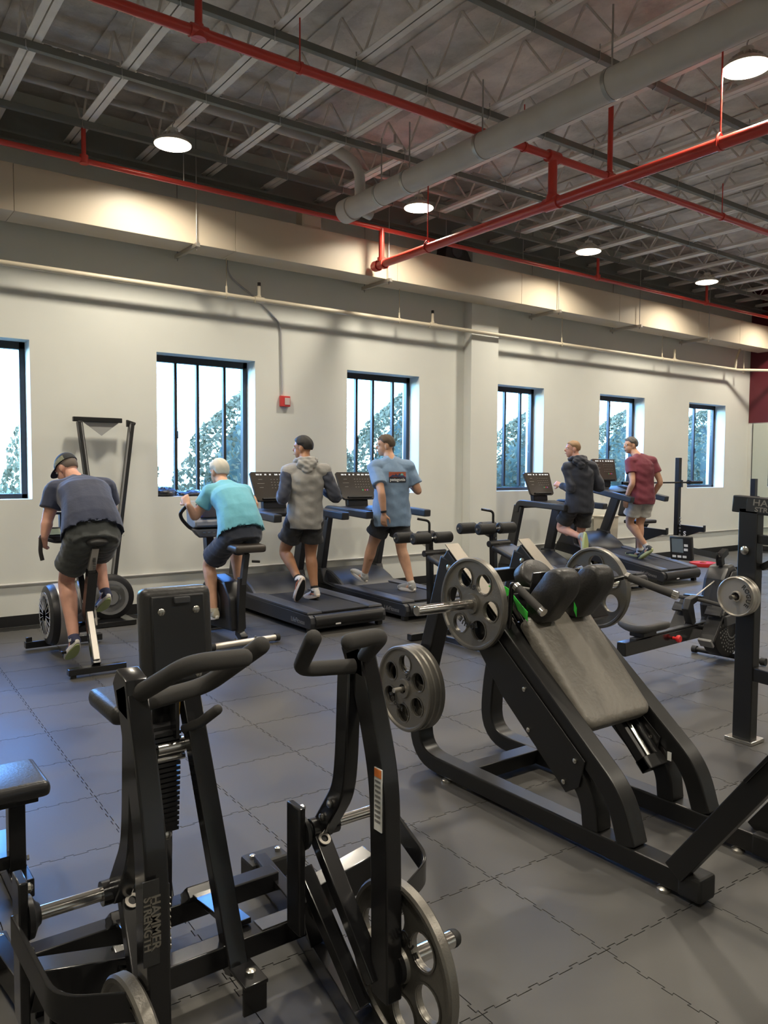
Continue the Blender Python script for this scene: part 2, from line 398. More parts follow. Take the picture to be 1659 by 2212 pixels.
# cream sprinkler pipe below the duct
PY, PZ = 8.30, 3.575
sp = thing('sprinkler_pipe', 'cream pipe with upright stubs running along the wall below the duct', 'pipe', (0, 0, 0))
B().tube([(XL+.05, PY, PZ), (14.55, PY, PZ), (XR-.05, PY-.5, PZ)], .028, 14).done('pipe_run', M_beigepipe, sp)
for x in (1.0, 3.82, 6.28, 9.46, 12.08, 14.75):
    B().cyl((x, PY, PZ+.02), (x, PY, DZ0), .005, n=8).cyl((x, PY, PZ+.02), (x, PY, PZ+.10), .012, n=10).lathe([(.033, -.012), (.036, -.012), (.036, .012), (.033, .012)], (x, PY, PZ), (1, 0, 0), 16).done('clevis_hanger', M_beigepipe, sp)
for x in (4.23, 6.85, 12.45):
    st = B().cyl((x-.06, PY, PZ), (x+.06, PY, PZ), .036).cyl((x, PY, PZ), (x, PY, PZ+.16), .018, n=12).cyl((x, PY, PZ+.03), (x, PY, PZ+.05), .026, n=12).done('upright_stub', M_beigepipe, sp)
    B().cyl((x, PY, PZ+.16), (x, PY, PZ+.2), .02, n=10).done('stub_cap', M_blackm if x < 8 else M_beigepipe, st)
B().tube(rnd([(14.45, PY, PZ), (14.47, PY, PZ+.2), (14.6, PY, DZ0)], .05), .022, 10).done('riser', M_beigepipe, sp)
# red fire pipes
def redpipe(name, lb, path, r): return tag(B().tube(path, r, 18).done(name, M_red), lb, 'pipe')
t = redpipe('fire_pipe', 'thin red fire pipe running along above the duct front', [(XL+.05, 7.74, 4.5), (XR-.05, 7.74, 4.5)], .027)
for x in (2.12, 9.6, 12.5): B().cyl((x, 7.74, 4.5), (x, 7.74, 4.84), .022, n=10).cyl((x, 7.74, 4.47), (x, 7.74, 4.55), .042, n=12).done('drop_riser', M_red, t)
for x in (1.0, 3.1, 6.6, 8.0): B().cyl((x, 7.74, 4.52), (x, 7.74, ZJ), .005, n=6).done('rod', M_galv, t)
t = redpipe('fire_pipe', 'red fire pipe crossing under the joists in the upper middle of the ceiling', [(XL+.05, 5.04, 4.5), (XR-.05, 5.04, 4.5)], .036)
for x in (2.13, 6.4): B().cyl((x, 5.04, 4.5), (x, 5.04, ZD-.01), .026, n=10).lathe([(.05, -.045), (.05, -.02), (.034, .05)], (x, 5.04, 4.5)).cyl((x-.06, 5.04, 4.5), (x+.06, 5.04, 4.5), .046).done('tee_riser', M_red, t)
for x in (2.9, 5.2, 8.4, 10.4): B().cyl((x, 5.04, 4.53), (x, 5.04, ZJ+.02), .006, n=6).lathe([(.04, -.012), (.045, -.012), (.045, .012), (.04, .012)], (x, 5.04, 4.5), (1, 0, 0), 16).done('clevis_hanger', M_red, t)
MX = 5.58
t = redpipe('fire_main', 'thick bright red fire main hanging low and running toward the camera', [(MX, 7.84, 4.08), (MX, YF+.05, 4.08)], .048)
B().cyl((MX, 7.7, 4.08), (MX, 7.66, 4.08), .064).cyl((MX, 7.87, 4.08), (MX, 7.79, 4.08), .064).cyl((MX, 7.9, 4.08), (MX, 7.86, 4.08), .05).done('end_fitting', M_red, t)
B().cyl((MX, 7.74, 4.08), (MX, 7.74, 4.5), .034).cyl((MX, 7.74, 4.11), (MX, 7.74, 4.16), .05).done('riser', M_red, t)
B().cyl((MX, 5.04, 4.08), (MX, 5.04, 4.5), .042).cyl((MX, 4.96, 4.08), (MX, 5.12, 4.08), .062).lathe([(.07, .03), (.058, .07), (.05, .1)], (MX, 5.04, 4.06)).cyl((MX-.07, 5.04, 4.5), (MX+.07, 5.04, 4.5), .055).done('riser', M_red, t)
for y in (6.86, 3.38, .9):
    h = B().tube(rnd([(MX-.055, y, 4.05), (MX-.05, y, 4.12), (MX, y, 4.17), (MX+.05, y, 4.12), (MX+.055, y, 4.05)], .03, 3), .008, 6).lathe([(.05, -.012), (.055, -.012), (.055, .012), (.05, .012)], (MX, y, 4.08), (0, 1, 0), 20).cyl((MX, y, 4.15), (MX, y, ZJ+.03), .007, n=8).done('loop_hanger', M_red, t)
# fat white pipe
FX, FZ = 4.61, 4.335
t = tag(B().tube([(FX, 6.93, FZ), (FX, YF+.05, FZ)], .108, 28).done('large_pipe', M_whitepipe), 'fat white wrapped pipe running across the ceiling toward the camera', 'pipe')
B().tube([(FX, 7.06, FZ), (FX, 6.9, FZ)], .122, 28).lathe([(.06, 0), (.06, .1)], (FX+.1, 6.86, FZ-.02), (1, 0, -.2), 16).done('end_cap', M_whitepipe, t)
B().tube(rnd([(FX-.02, 6.75, FZ+.05), (FX-.02, 6.75, FZ+.38), (FX-.3, 7.08, 5.02)], .16, 6), .055, 12).done('elbow_branch', M_whitepipe, t)
for y in (6.4, 5.95, 4.95, 3.63, 2.3, .9):
    B().lathe([(.109, -.016), (.113, -.016), (.113, .016), (.109, .016)], (FX, y, FZ), (0, 1, 0), 28).cyl((FX, y, FZ+.1), (FX, y, ZJ+.03), .007, n=8).done('strap_hanger', M_galv, t)

# ceiling lamps
M_lens = emit('lamp_lens', (1, .84, .62), 9.0)
lamp_l = bpy.data.lights.new('lamp_light', 'AREA'); lamp_l.shape = 'DISK'; lamp_l.size = .31; lamp_l.energy = LAMP_POWER; lamp_l.color = (1, .905, .745); lamp_l.spread = radians(146)
M_lampbody = mat('lamp_body', (.62, .58, .52), .5)
def lamp_meshes():
    b = B().lathe([(.03, .16), (.05, .155), (.055, .10), (.10, .075), (.15, .045), (.172, .022), (.172, .012), (.16, .014), (.02, .02)], (0, 0, 0), (0, 0, 1), 32)
    for k in range(16): b.bar((.055*cos(k*pi/8), .055*sin(k*pi/8), .11), (.12*cos(k*pi/8), .12*sin(k*pi/8), .065), .006, .03)
    body = b.mesh('housing'); body.materials.append(M_lampbody)
    le = B().lathe([(.166, .016), (.168, .008), (.14, -.001), (.06, -.004), (.004, -.005)], (0, 0, 0), (0, 0, 1), 32).mesh('lens'); le.materials.append(M_lens)
    hk = B().tube(rnd([(0, 0, .15), (0, 0, .2), (.02, 0, .22), (.02, 0, .26), (0, 0, .28), (-.015, 0, .25)], .015, 3), .005, 6).mesh('hook'); hk.materials.append(M_galv)
    return body, le, hk
lb_, ll_, lh_ = lamp_meshes()
LX = [-.17, 2.78, 5.72, 8.72, 11.62, 14.5]; LY = [7.2, 3.27, -.7]
lname = {(1, 0): 'lit round ceiling lamp at the upper left, above the grey bushy window bay', (2, 0): 'lit round ceiling lamp at the tip of the fat white pipe', (3, 0): 'lit round ceiling lamp third along the row beside the duct',
         (4, 0): 'smallest lit round ceiling lamp in view, far right of the row by the duct', (2, 1): 'largest lit round ceiling lamp at the top right edge of the picture'}
lname[(1, 0)] = 'lit round ceiling lamp at the upper left, the leftmost in view'
for i, xx in enumerate(LX):
    for j, yy in enumerate(LY):
        if (i, j) in lname: lb = lname[(i, j)]
        else: lb = 'lit round ceiling lamp outside the picture, %s in the row %s' % (('first', 'second', 'third', 'fourth', 'fifth', 'sixth')[i], ('by the duct', 'over the weight machines', 'behind the camera')[j])
        t = thing('ceiling_lamp', lb, 'lamp', (xx, yy, 4.62), group='round high bay lamps' if (i, j) in lname else 'round high bay lamps out of view, row %d' % (j+1))
        link('housing', lb_, t); link('lens', ll_, t); link('hook', lh_, t); lo = link('lamp_light', lamp_l, t); lo.location = (0, 0, -.009)

t = thing('loudspeaker', 'black loudspeaker lying on top of the duct under the thin red pipe', 'speaker', (7.05, 8.12, DZ1))
B().prism([(-.22, -.1, 0), (.26, -.1, 0), (.18, -.1, .14), (-.10, -.1, .30), (-.2, -.1, .2)], (0, .2, 0)).done('cabinet', M_blackm, t, bev=.01)
B().lathe([(.09, 0), (.09, .01), (.02, .004)], (-.02, -.10, .12), (0, -1, 0), 20).done('cone', M_dkgrey, t)
t = thing('junction_box', 'beige junction box on top of the duct above the third window', 'box', (4.75, 8.05, DZ1))
B().box((0, 0, .10), (.26, .14, .2)).done('box_body', M_duct, t, bev=.006); B().box((0, -.074, .10), (.22, .006, .16)).done('box_cover', M_duct, t, bev=.003)
t = thing('ceiling_sensor', 'small white square sensor under the ceiling left of the fat white pipe', 'sensor', (4.72, 6.33, ZJ-.05))
B().box((0, 0, 0), (.12, .12, .03)).done('sensor_body', M_white, t, bev=.005); B().cyl((0, 0, .012), (0, 0, .12), .012, n=8).done('sensor_stem', M_galv, t)
# windows
for k, (a, c) in enumerate(WIN):
    wn = B()
    for q in (a+.02, c-.03): wn.box((q, FR, (ZS+ZT)/2), (.055, .07, ZT-ZS))
    for z in (ZS+.02, ZT-.03): wn.box(((a+c)/2, FR, z), (c-a, .07, .06 if z < 2 else .09))
    wn = wn.done('window_%d' % (k+1), M_frame, None, bev=.004, kind='structure')
    cuts = [a+.05, a+.54, c-.055] if k > 3 else [a+.05, a+.30, a+.57, a+.91, c-.055]
    for q in cuts[1:-1]: B().box((q, FR-.01, (ZS+ZT)/2), (.035, .05, ZT-ZS-.14)).done('mullion', M_frame, wn, bev=.003)
    B().box((cuts[1]+.012, FR-.045, 2.0), (.016, .02, .09)).done('latch', M_frame, wn, bev=.002)
    for q0, q1 in zip(cuts, cuts[1:]):
        B().box(((q0+q1)/2, FR+.005, (ZS+ZT)/2-.01), (q1-q0-.03, .006, ZT-ZS-.13)).done('pane', M_glass, wn, smooth=0)

# fire alarm box, conduit, wall raceway
t = thing('fire_alarm_box', 'small red fire alarm box on the wall between the second and third windows', 'alarm', (4.68, W, 2.44))
B().box((0, -.025, 0), (.13, .05, .13)).done('alarm_body', mat('alarm_red', (.6, .05, .05), .4), t, bev=.006)
B().box((.02, -.053, 0), (.07, .006, .085)).done('pull_lever', mat('alarm_pale', (.6, .5, .48), .4), t, bev=.002)
tag(B().tube(rnd([(3.92, W-.015, DZ1), (3.93, W-.015, 3.86), (4.33, W-.015, 3.62), (4.63, W-.015, 3.38), (4.645, W-.015, 2.52)], .12, 5), .0105, 8).done('conduit', mat('conduit_grey', (.42, .42, .44), .4)), 'thin grey conduit bending down the wall to the red alarm box', 'conduit')
for i, (a, c, lb) in enumerate(((XL+.05, 7.6, 'pale pipe rail low on the wall behind the bikes and left treadmills'), (8.2, 15.3, 'pale pipe rail low on the wall right of the pilaster'))):
    tag(B().tube([(a, W-.02, .43), (c, W-.02, .43)], .014, 10).done('wall_rail', mat('rail_paint', (.5, .49, .47), .4)), lb, 'rail', 'low wall rails')

# outdoors
g = B().box((10, 40, -.25), (160, 62.4, .2)).done('ground_outside', mat('dry_grass', (.13, .12, .06), .9, noise=.4, nscale=.6), None, smooth=0, kind='structure')
def leafmat(name, c1, c2):
    m = bpy.data.materials.new(name); m.use_nodes = True; n = m.node_tree.nodes; l = m.node_tree.links; n.clear()
    tc = n.new('ShaderNodeTexCoord'); t = n.new('ShaderNodeTexNoise'); t.inputs['Scale'].default_value = 9
    r = n.new('ShaderNodeValToRGB'); r.color_ramp.elements[0].color = (*c1, 1); r.color_ramp.elements[1].color = (*c2, 1); r.color_ramp.elements[0].position = .35; r.color_ramp.elements[1].position = .65
    d = n.new('ShaderNodeBsdfDiffuse'); tr = n.new('ShaderNodeBsdfTranslucent'); x = n.new('ShaderNodeMixShader'); x.inputs[0].default_value = .35; o = n.new('ShaderNodeOutputMaterial')
    l.new(tc.outputs['Object'], t.inputs['Vector']); l.new(t.outputs['Fac'], r.inputs[0])
    l.new(r.outputs[0], d.inputs[0]); l.new(r.outputs[0], tr.inputs[0]); l.new(d.outputs[0], x.inputs[1]); l.new(tr.outputs[0], x.inputs[2]); l.new(x.outputs[0], o.inputs[0])
    return m
M_leaf = leafmat('shrub_leaf', (.125, .10, .05), (.33, .26, .145))
M_bark = mat('shrub_bark', (.06, .05, .04), .9, noise=.3)
rg = random.Random(3)
vs, fs = [], []
for k in range(7000):
    z = rg.uniform(0, 3.0); th = rg.uniform(0, 2*pi); uu = max(0., (z-1.)/2.02)
    prof = (1-min(1., uu)**2)**.75*(.9+.1*min(1, z*3))
    rr = prof*1.45*(1-.20*rg.random()**2)*(1+.05*sin(5*th+9*z)); p = V((rr*cos(th), rr*sin(th), .12+z))
    q = Euler((rg.uniform(-1.2, 1.2), rg.uniform(-1.2, 1.2), rg.uniform(0, 6.3))).to_matrix(); s = rg.uniform(.035, .075)
    i0 = len(vs); vs += [p+q @ V((-s, 0, 0)), p+q @ V((0, -s*.5, s*.2)), p+q @ V((s, 0, 0)), p+q @ V((0, s*.5, s*.2))]; fs.append((i0, i0+1, i0+2, i0+3))
lm = bpy.data.meshes.new('foliage'); lm.from_pydata(vs, [], fs); lm.materials.append(M_leaf)
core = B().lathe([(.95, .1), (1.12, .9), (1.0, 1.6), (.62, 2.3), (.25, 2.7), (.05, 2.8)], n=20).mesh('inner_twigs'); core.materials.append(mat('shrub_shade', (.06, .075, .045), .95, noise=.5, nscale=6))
tk = B().cyl((0, 0, -.2), (0, 0, 1.0), .07, n=8).mesh('stem'); tk.materials.append(M_bark)
bl = ('round clipped evergreen shrub outside the leftmost window', 'round clipped evergreen shrub filling the right of the second window', 'round clipped evergreen shrub seen through the third window',
      'round clipped evergreen shrub filling the fourth window', 'round clipped evergreen shrub outside the fifth window', 'round clipped evergreen shrub outside the sixth window', 'far round clipped evergreen shrub beyond the sixth window')
for i, bx in enumerate((2.95, 5.8, 8.88, 11.95, 15.0, 18.0, 21.0)):
    t = thing('evergreen_shrub', bl[i], 'shrub', (bx, 11.1, -.15), rz=i*77, group='clipped shrubs outside the windows')
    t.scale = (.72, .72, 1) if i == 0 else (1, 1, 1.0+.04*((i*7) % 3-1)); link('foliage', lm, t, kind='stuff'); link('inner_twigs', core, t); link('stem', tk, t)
# ================================================================== weight plates
def plate_meshes(R, holes, hr, hd, th, rim, hub):
    sp = [circ(0, 0, R-.004, 56)] + [circ(hd*cos(2*pi*k/holes), hd*sin(2*pi*k/holes), hr, 22) for k in range(holes)] + [circ(0, 0, .0255, 20)]
    me = curve_mesh('disc', sp, th, .002)
    bm = bmesh.new(); bm.from_mesh(me); b = B(); b.bm.free(); b.bm = bm
    w = .036; h = th/2
    for s in (1,):
        b.lathe([(R-rim, -h), (R-rim+.006, -w/2), (R-.006, -w/2), (R, -w/2+.006), (R, w/2-.006), (R-.006, w/2), (R-rim+.006, w/2), (R-rim, h)], n=56, caps=False)
        b.lathe([(.0255, -w/2), (hub-.004, -w/2), (hub, -h)], n=28, caps=False); b.lathe([(hub, h), (hub-.004, w/2), (.0255, w/2)], n=28, caps=False)
    for k in range(holes):
        a = 2*pi*k/holes
        if hr > .02: b.lathe([(hr+.006, -h-.003), (hr, -h-.003), (hr, h+.003), (hr+.006, h+.003)], (hd*cos(a), hd*sin(a), 0), (0, 0, 1), 20, caps=False)
    me2 = b.mesh('disc'); bpy.data.meshes.remove(me)
    me2.transform(Matrix(((0, 0, 1, 0), (1, 0, 0, 0), (0, 1, 0, 0), (0, 0, 0, 1)))); me2.materials.append(M_iron); return me2
begin(None)
PL45 = plate_meshes(.225, 6, .049, .132, .016, .022, .052)
def arc_text(txt, r, size, face, a_mid, step, depth=.0015, flip=1):
    """letters around the hub on the -X (face=-1) or +X side of a plate whose axis is X"""
    b = bmesh.new(); n = len(txt)
    for i, ch in enumerate(txt):
        a = a_mid - (i-(n-1)/2)*step
        me = text_mesh(ch, size, depth, .001); m = Matrix.Rotation(a-pi/2, 4, 'Z') @ Matrix.Translation((0, r, 0)); me.transform(m); b.from_mesh(me); bpy.data.meshes.remove(me)
    me = bpy.data.meshes.new('lettering'); b.to_mesh(me); b.free()
    # local XY -> for face +1: X->Y, Y->Z ; for face -1: X->-Y
    s = face; off = face*.0185
    me.transform(Matrix(((0, 0, s, off), (s, 0, 0, 0), (0, 1, 0, 0), (0, 0, 0, 1)))); me.materials.append(mat('plate_lettering', (.025, .024, .022), .5)); return me
TXT_A = arc_text('ROGUE', .105, .036, -1, pi/2, .27); TXT_B = arc_text('45', .085, .034, -1, -pi/2, .28)
TXT_AP = arc_text('ROGUE', .105, .036, 1, pi/2, .27)
def plate(lb, loc, rx, face=-1, group=None, letters=True):
    t = thing('weight_plate', lb, 'weight plate', loc, group=group); t.rotation_euler = (radians(rx), 0, 0)
    link('disc', PL45, t)
    if letters:
        link('lettering', TXT_A if face < 0 else TXT_AP, t)
        if face < 0: link('number', TXT_B, t)
    return t

# ================================================================== hack squat machine
hs = begin(thing('hack_squat_machine', 'large black plate-loaded hack squat machine with sloping back pad', 'gym machine', (2.9, 2.4, 0)))
XN, XF = 2.64, 3.17
def yz(x, pts): return [V((x, y, z)) for y, z in pts]
for x in (XN, XF):
    B().sweep(rnd(yz(x, [(1.57, .062), (3.275, .062), (3.25, .45), (3.02, 1.165)]), [.26, .2], 8), .098, .085).done('side_frame', M_satin, hs, bev=.008)
    B().sweep(rnd(yz(x, [(3.04, 1.175), (1.955, .285), (1.895, .1)]), .22, 8), .092, .088).done('slide_rail', M_satin, hs, bev=.007)
    B().sweep(rnd(yz(x, [(2.24, .40), (2.09, .23), (2.075, .1)]), .14, 7), .092, .085).done('brace_leg', M_satin, hs, bev=.007)
    B().sweep(yz(x, [(3.03, 1.235), (2.62, .9)]), .088, .006).done('brushed_top_cover', mat('brushed_bronze', (.21, .188, .16), .42, metal=.75, bump=.25, bscale=300, bdist=.0005, stretch=(1, 40, 40)), hs, bev=.002)
    B().box((x, 1.61, .062), (.104, .1, .094)).done('end_cap', M_rubber, hs, bev=.012)
    for y in (1.72, 3.0): B().lathe([(.028, 0), (.028, .012), (.012, .02)], (x-.04, y, 0)).done('levelling_foot', M_zinc, hs)
for x, s in ((XN, -1), (XF, -1), (XF, 1)):
    xo = x+s*.05
    B().prism(yz(xo, [(2.93, 1.06), (2.86, .86), (2.60, .56), (2.29, .30), (2.20, .225), (2.13, .27), (2.10, .39)]), (s*.006, 0, 0)).done('side_cover', M_satin, hs, bev=.002)
    for y, z in ((2.86, .93), (2.45, .62), (2.42, .44), (2.21, .27), (2.15, .38)):
        B().lathe([(.011, 0), (.011, .006), (.005, .009)], (xo+s*.006, y, z), (s, 0, 0), 10).done('bolt', M_zinc, hs)
for x in (XN-.052, XF-.052):
    for y, z in ((2.985, 1.12), (2.79, .86)):
        B().lathe([(.016, 0), (.016, .008), (.007, .012)], (x, y, z), (-1, 0, 0), 12).done('bolt', M_zinc, hs)
B().sweep([(XN+.04, 2.9, .065), (XF-.04, 2.9, .065)], .09, .075, side=(0, 1, 0)).done('cross_bar', M_satin, hs, bev=.006)
B().sweep([(XN+.04, 3.07, 1.04), (XF-.04, 3.07, 1.04)], .07, .07, side=(0, 1, 0)).done('cross_bar', M_satin, hs, bev=.006)
dY, dZ = -.685, -.728                                  # direction down the pad
def along(t, n=0.): return (2.545+dY*t-dZ*-n*-1*0+n*(-dZ)*-1, .925+dZ*t+n*(-dY))
def pt(x, t, n=0.):                                     # t metres down from the pad's top edge, n metres above its face
    return V((x, 2.545+dY*t+n*dZ, .925+dZ*t-n*dY))
for x in (2.735, 3.075): B().tube([pt(x, -.12, -.13), pt(x, .78, -.13)], .02, 12).done('guide_shaft', M_steel, hs)
B().prism([pt(2.70, -.02, -.075), pt(3.11, -.02, -.075), pt(3.11, .52, -.075), pt(2.70, .52, -.075)], pt(0, 0, -.035)-pt(0, 0, 0)).done('carriage_plate', M_black, hs, bev=.004)
for x0, x1 in ((2.695, 2.72), (2.99, 3.015), (3.10, 3.12)): B().prism([pt(x0, .40, -.09), pt(x1, .40, -.09), pt(x1, .80, -.09), pt(x0, .80, -.09)], pt(0, 0, -.05)-pt(0, 0, 0)).done('track_wall', M_satin, hs, bev=.003)
B().prism([pt(2.99, .40, -.13), pt(3.12, .40, -.13), pt(3.12, .80, -.13), pt(2.99, .80, -.13)], pt(0, 0, -.008)-pt(0, 0, 0)).done('track_floor', M_satin, hs, bev=.002)
B().prism([pt(2.99, .74, -.085), pt(3.12, .74, -.085), pt(3.12, .80, -.085), pt(2.99, .80, -.085)], pt(0, 0, -.06)-pt(0, 0, 0)).done('track_stop', M_satin, hs, bev=.004)
B().box((3.115, 2.05, .315), (.002, .02, .04)).done('sticker', M_white, hs, smooth=0)
pc = pt(2.905, .285, -.03); rotp = Matrix(((1, 0, 0), (0, dY, dZ), (0, dZ, -dY)))
def padbox(c, d, rot, r, name, m, parent, seg=4):
    b = B().box(c, d, rot); bmesh.ops.bevel(b.bm, geom=b.bm.edges[:], offset=r, segments=seg, affect='EDGES', profile=.55, clamp_overlap=True)
    return b.done(name, m, parent, smooth=60)
b = B(); cw, cl = .226, .295
o = []
for (sx, sy) in ((1, -1), (1, 1), (-1, 1), (-1, -1)):
    for k in range(6):
        a = {(1, -1): -pi/2, (1, 1): 0, (-1, 1): pi/2, (-1, -1): pi}[(sx, sy)] + k*pi/10
        o.append((sx*(cw-.045)+.045*cos(a), sy*(cl-.045)+.045*sin(a)))
def padring(h, k): return [pc + rotp @ V((x*(1-k/cw) if True else x, y*(1-k/cl), h)) for x, y in o]
b.loft([padring(-.035, .012), padring(-.03, .002), padring(.012, 0), padring(.026, .006), padring(.034, .018), padring(.036, .035)])
b.done('back_pad', M_vinyl2, hs, smooth=60)
for x, s in ((2.775, -1), (3.02, 1)):                    # shoulder pads on their brackets
    c = V((x, 2.46, 1.03)); sp_ = B()
    R3 = Matrix(((1, 0, 0), (0, .5, .866), (0, -.866, .5)))
    pts = [(.1*cos(a)+(.06 if cos(a) > 0 else -.06), .075*sin(a)) for a in [k*pi/10 for k in range(20)]]
    def ring(xo, k): return [c+V((xo, 0, 0))+Euler((radians(-52), 0, 0)).to_matrix() @ V((0, p[0]*k, p[1]*k)) for p in pts]
    sp_.loft([ring(-.062, .86), ring(-.052, .97), ring(-.03, 1), ring(.03, 1), ring(.052, .97), ring(.062, .86)]).done('shoulder_pad', M_vinyl, hs, smooth=50)
    B().prism([c+V((-.05, .075, .10)), c+V((.05, .075, .10)), c+V((.05, .13, -.12)), c+V((-.05, .13, -.12))], (0, .008, .004)).done('pad_bracket', M_black, hs, bev=.002)
hp = V((2.86, 2.66, 1.09))
b = B(); R4 = Euler((radians(52), 0, 0)).to_matrix(); pts = [(.105*cos(k*pi/12)*(1 if True else 1), .085*sin(k*pi/12)) for k in range(24)]
b.loft([[hp+R4 @ V((p[0]*k, p[1]*k, h)) for p in pts] for h, k in ((-.04, .9), (-.03, 1), (.02, 1), (.032, .96), (.038, .86))]).done('head_rest', M_vinyl, hs, smooth=50)
B().cyl((2.78, 2.60, 1.04), (2.66, 2.60, 1.06), .009, n=8).cyl((2.66, 2.60, 1.06), (2.64, 2.60, 1.063), .014, n=8).done('pull_pin', M_galv, hs)
HY, HZ = 2.77, .97
B().tube([(2.205, HY, HZ), (3.84, HY, HZ)], .0245, 20).done('plate_horn', M_steel, hs, bev=.003)
B().cyl((2.60, HY, HZ), (2.625, HY, HZ), .042).cyl((3.40, HY, HZ), (3.425, HY, HZ), .042).done('horn_collar', M_steel, hs)
B().box((3.0, HY-.02, HZ-.06), (.72, .06, .1)).box((3.0, 2.62, .93), (.6, .2, .03), rot=(47, 0, 0)).done('carriage_head', M_black, hs, bev=.005)
for x, p in ((2.63, [(2.63, 2.60, .87), (2.63, 2.585, 1.085), (2.63, 2.555, 1.075), (2.63, 2.39, .98)]), (3.19, [(3.10, 2.55, .93), (3.14, 2.46, 1.06), (3.19, 2.36, 1.10), (3.24, 2.12, 1.035)])):
    hd = B().tube(rnd(p[:3], .03, 4), .012, 10).done('handle_arm', M_black, hs)
    g = B().tube([p[2], p[3]], .019, 16).done('handle_grip', M_grip, hs)
    d = (V(p[3])-V(p[2])).normalized()
    B().cyl(V(p[2])-d*.004, V(p[2])+d*.016, .021).done('grip_ring', M_steel, g); B().cyl(V(p[3])-d*.014, V(p[3])+d*.008, .021).done('grip_ring', M_steel, g)
for x0, pts in ((2.68, [(2.66, 2.80, 1.02), (2.74, 2.74, 1.03), (2.70, 2.60, .96), (2.68, 2.53, .93)]), (3.10, [(2.94, 2.72, 1.06), (2.97, 2.62, 1.0), (2.96, 2.50, .98), (2.955, 2.47, .93)])):
    b = B(); P = rnd(pts, .05, 4); rings = []
    for q in P: rings.append([q+V((0, .0, .022)), q+V((.003, 0, .022)), q+V((.003, 0, -.022)), q+V((0, 0, -.022))])
    b.loft(rings).done('green_band', M_green, hs)
B().cyl((2.40, 3.2, .466), (2.66, 3.2, .466), .0125, n=12).done('storage_peg', M_alu, hs)
B().cyl((3.14, 3.2, .466), (3.40, 3.2, .466), .0125, n=12).done('storage_peg', M_alu, hs)
# foot plate frame leaning away from the sled
for x in (2.60, 3.19): B().sweep(yz(x, [(1.67, .1), (1.08, .93)]), .05, .085).done('foot_plate_arm', M_satin, hs, bev=.005)
B().prism([(2.56, 1.40, .55), (3.23, 1.40, .55), (3.23, 1.07, 1.0), (2.56, 1.07, 1.0)], (0, -.012, -.009)).done('foot_plate', M_black, hs, bev=.003)
begin(None)
plate('large grey spoked plate on the near side of the hack squat sled', (2.555, HY, HZ), 188, -1, 'plates on the hack squat machine')
plate('large grey spoked plate on the far side of the hack squat sled', (3.47, HY, HZ), 212, -1, 'plates on the hack squat machine')
for i, (x, r, lb) in enumerate(((2.475, 213, 'outermost of three grey plates on the hack squat storage peg'), (2.512, 200, 'middle of three grey plates on the hack squat storage peg'), (2.549, 170, 'innermost of three grey plates on the hack squat storage peg'))):
    plate(lb, (x, 3.2, .466), r, -1, 'plates on the hack squat machine', letters=(i == 0))

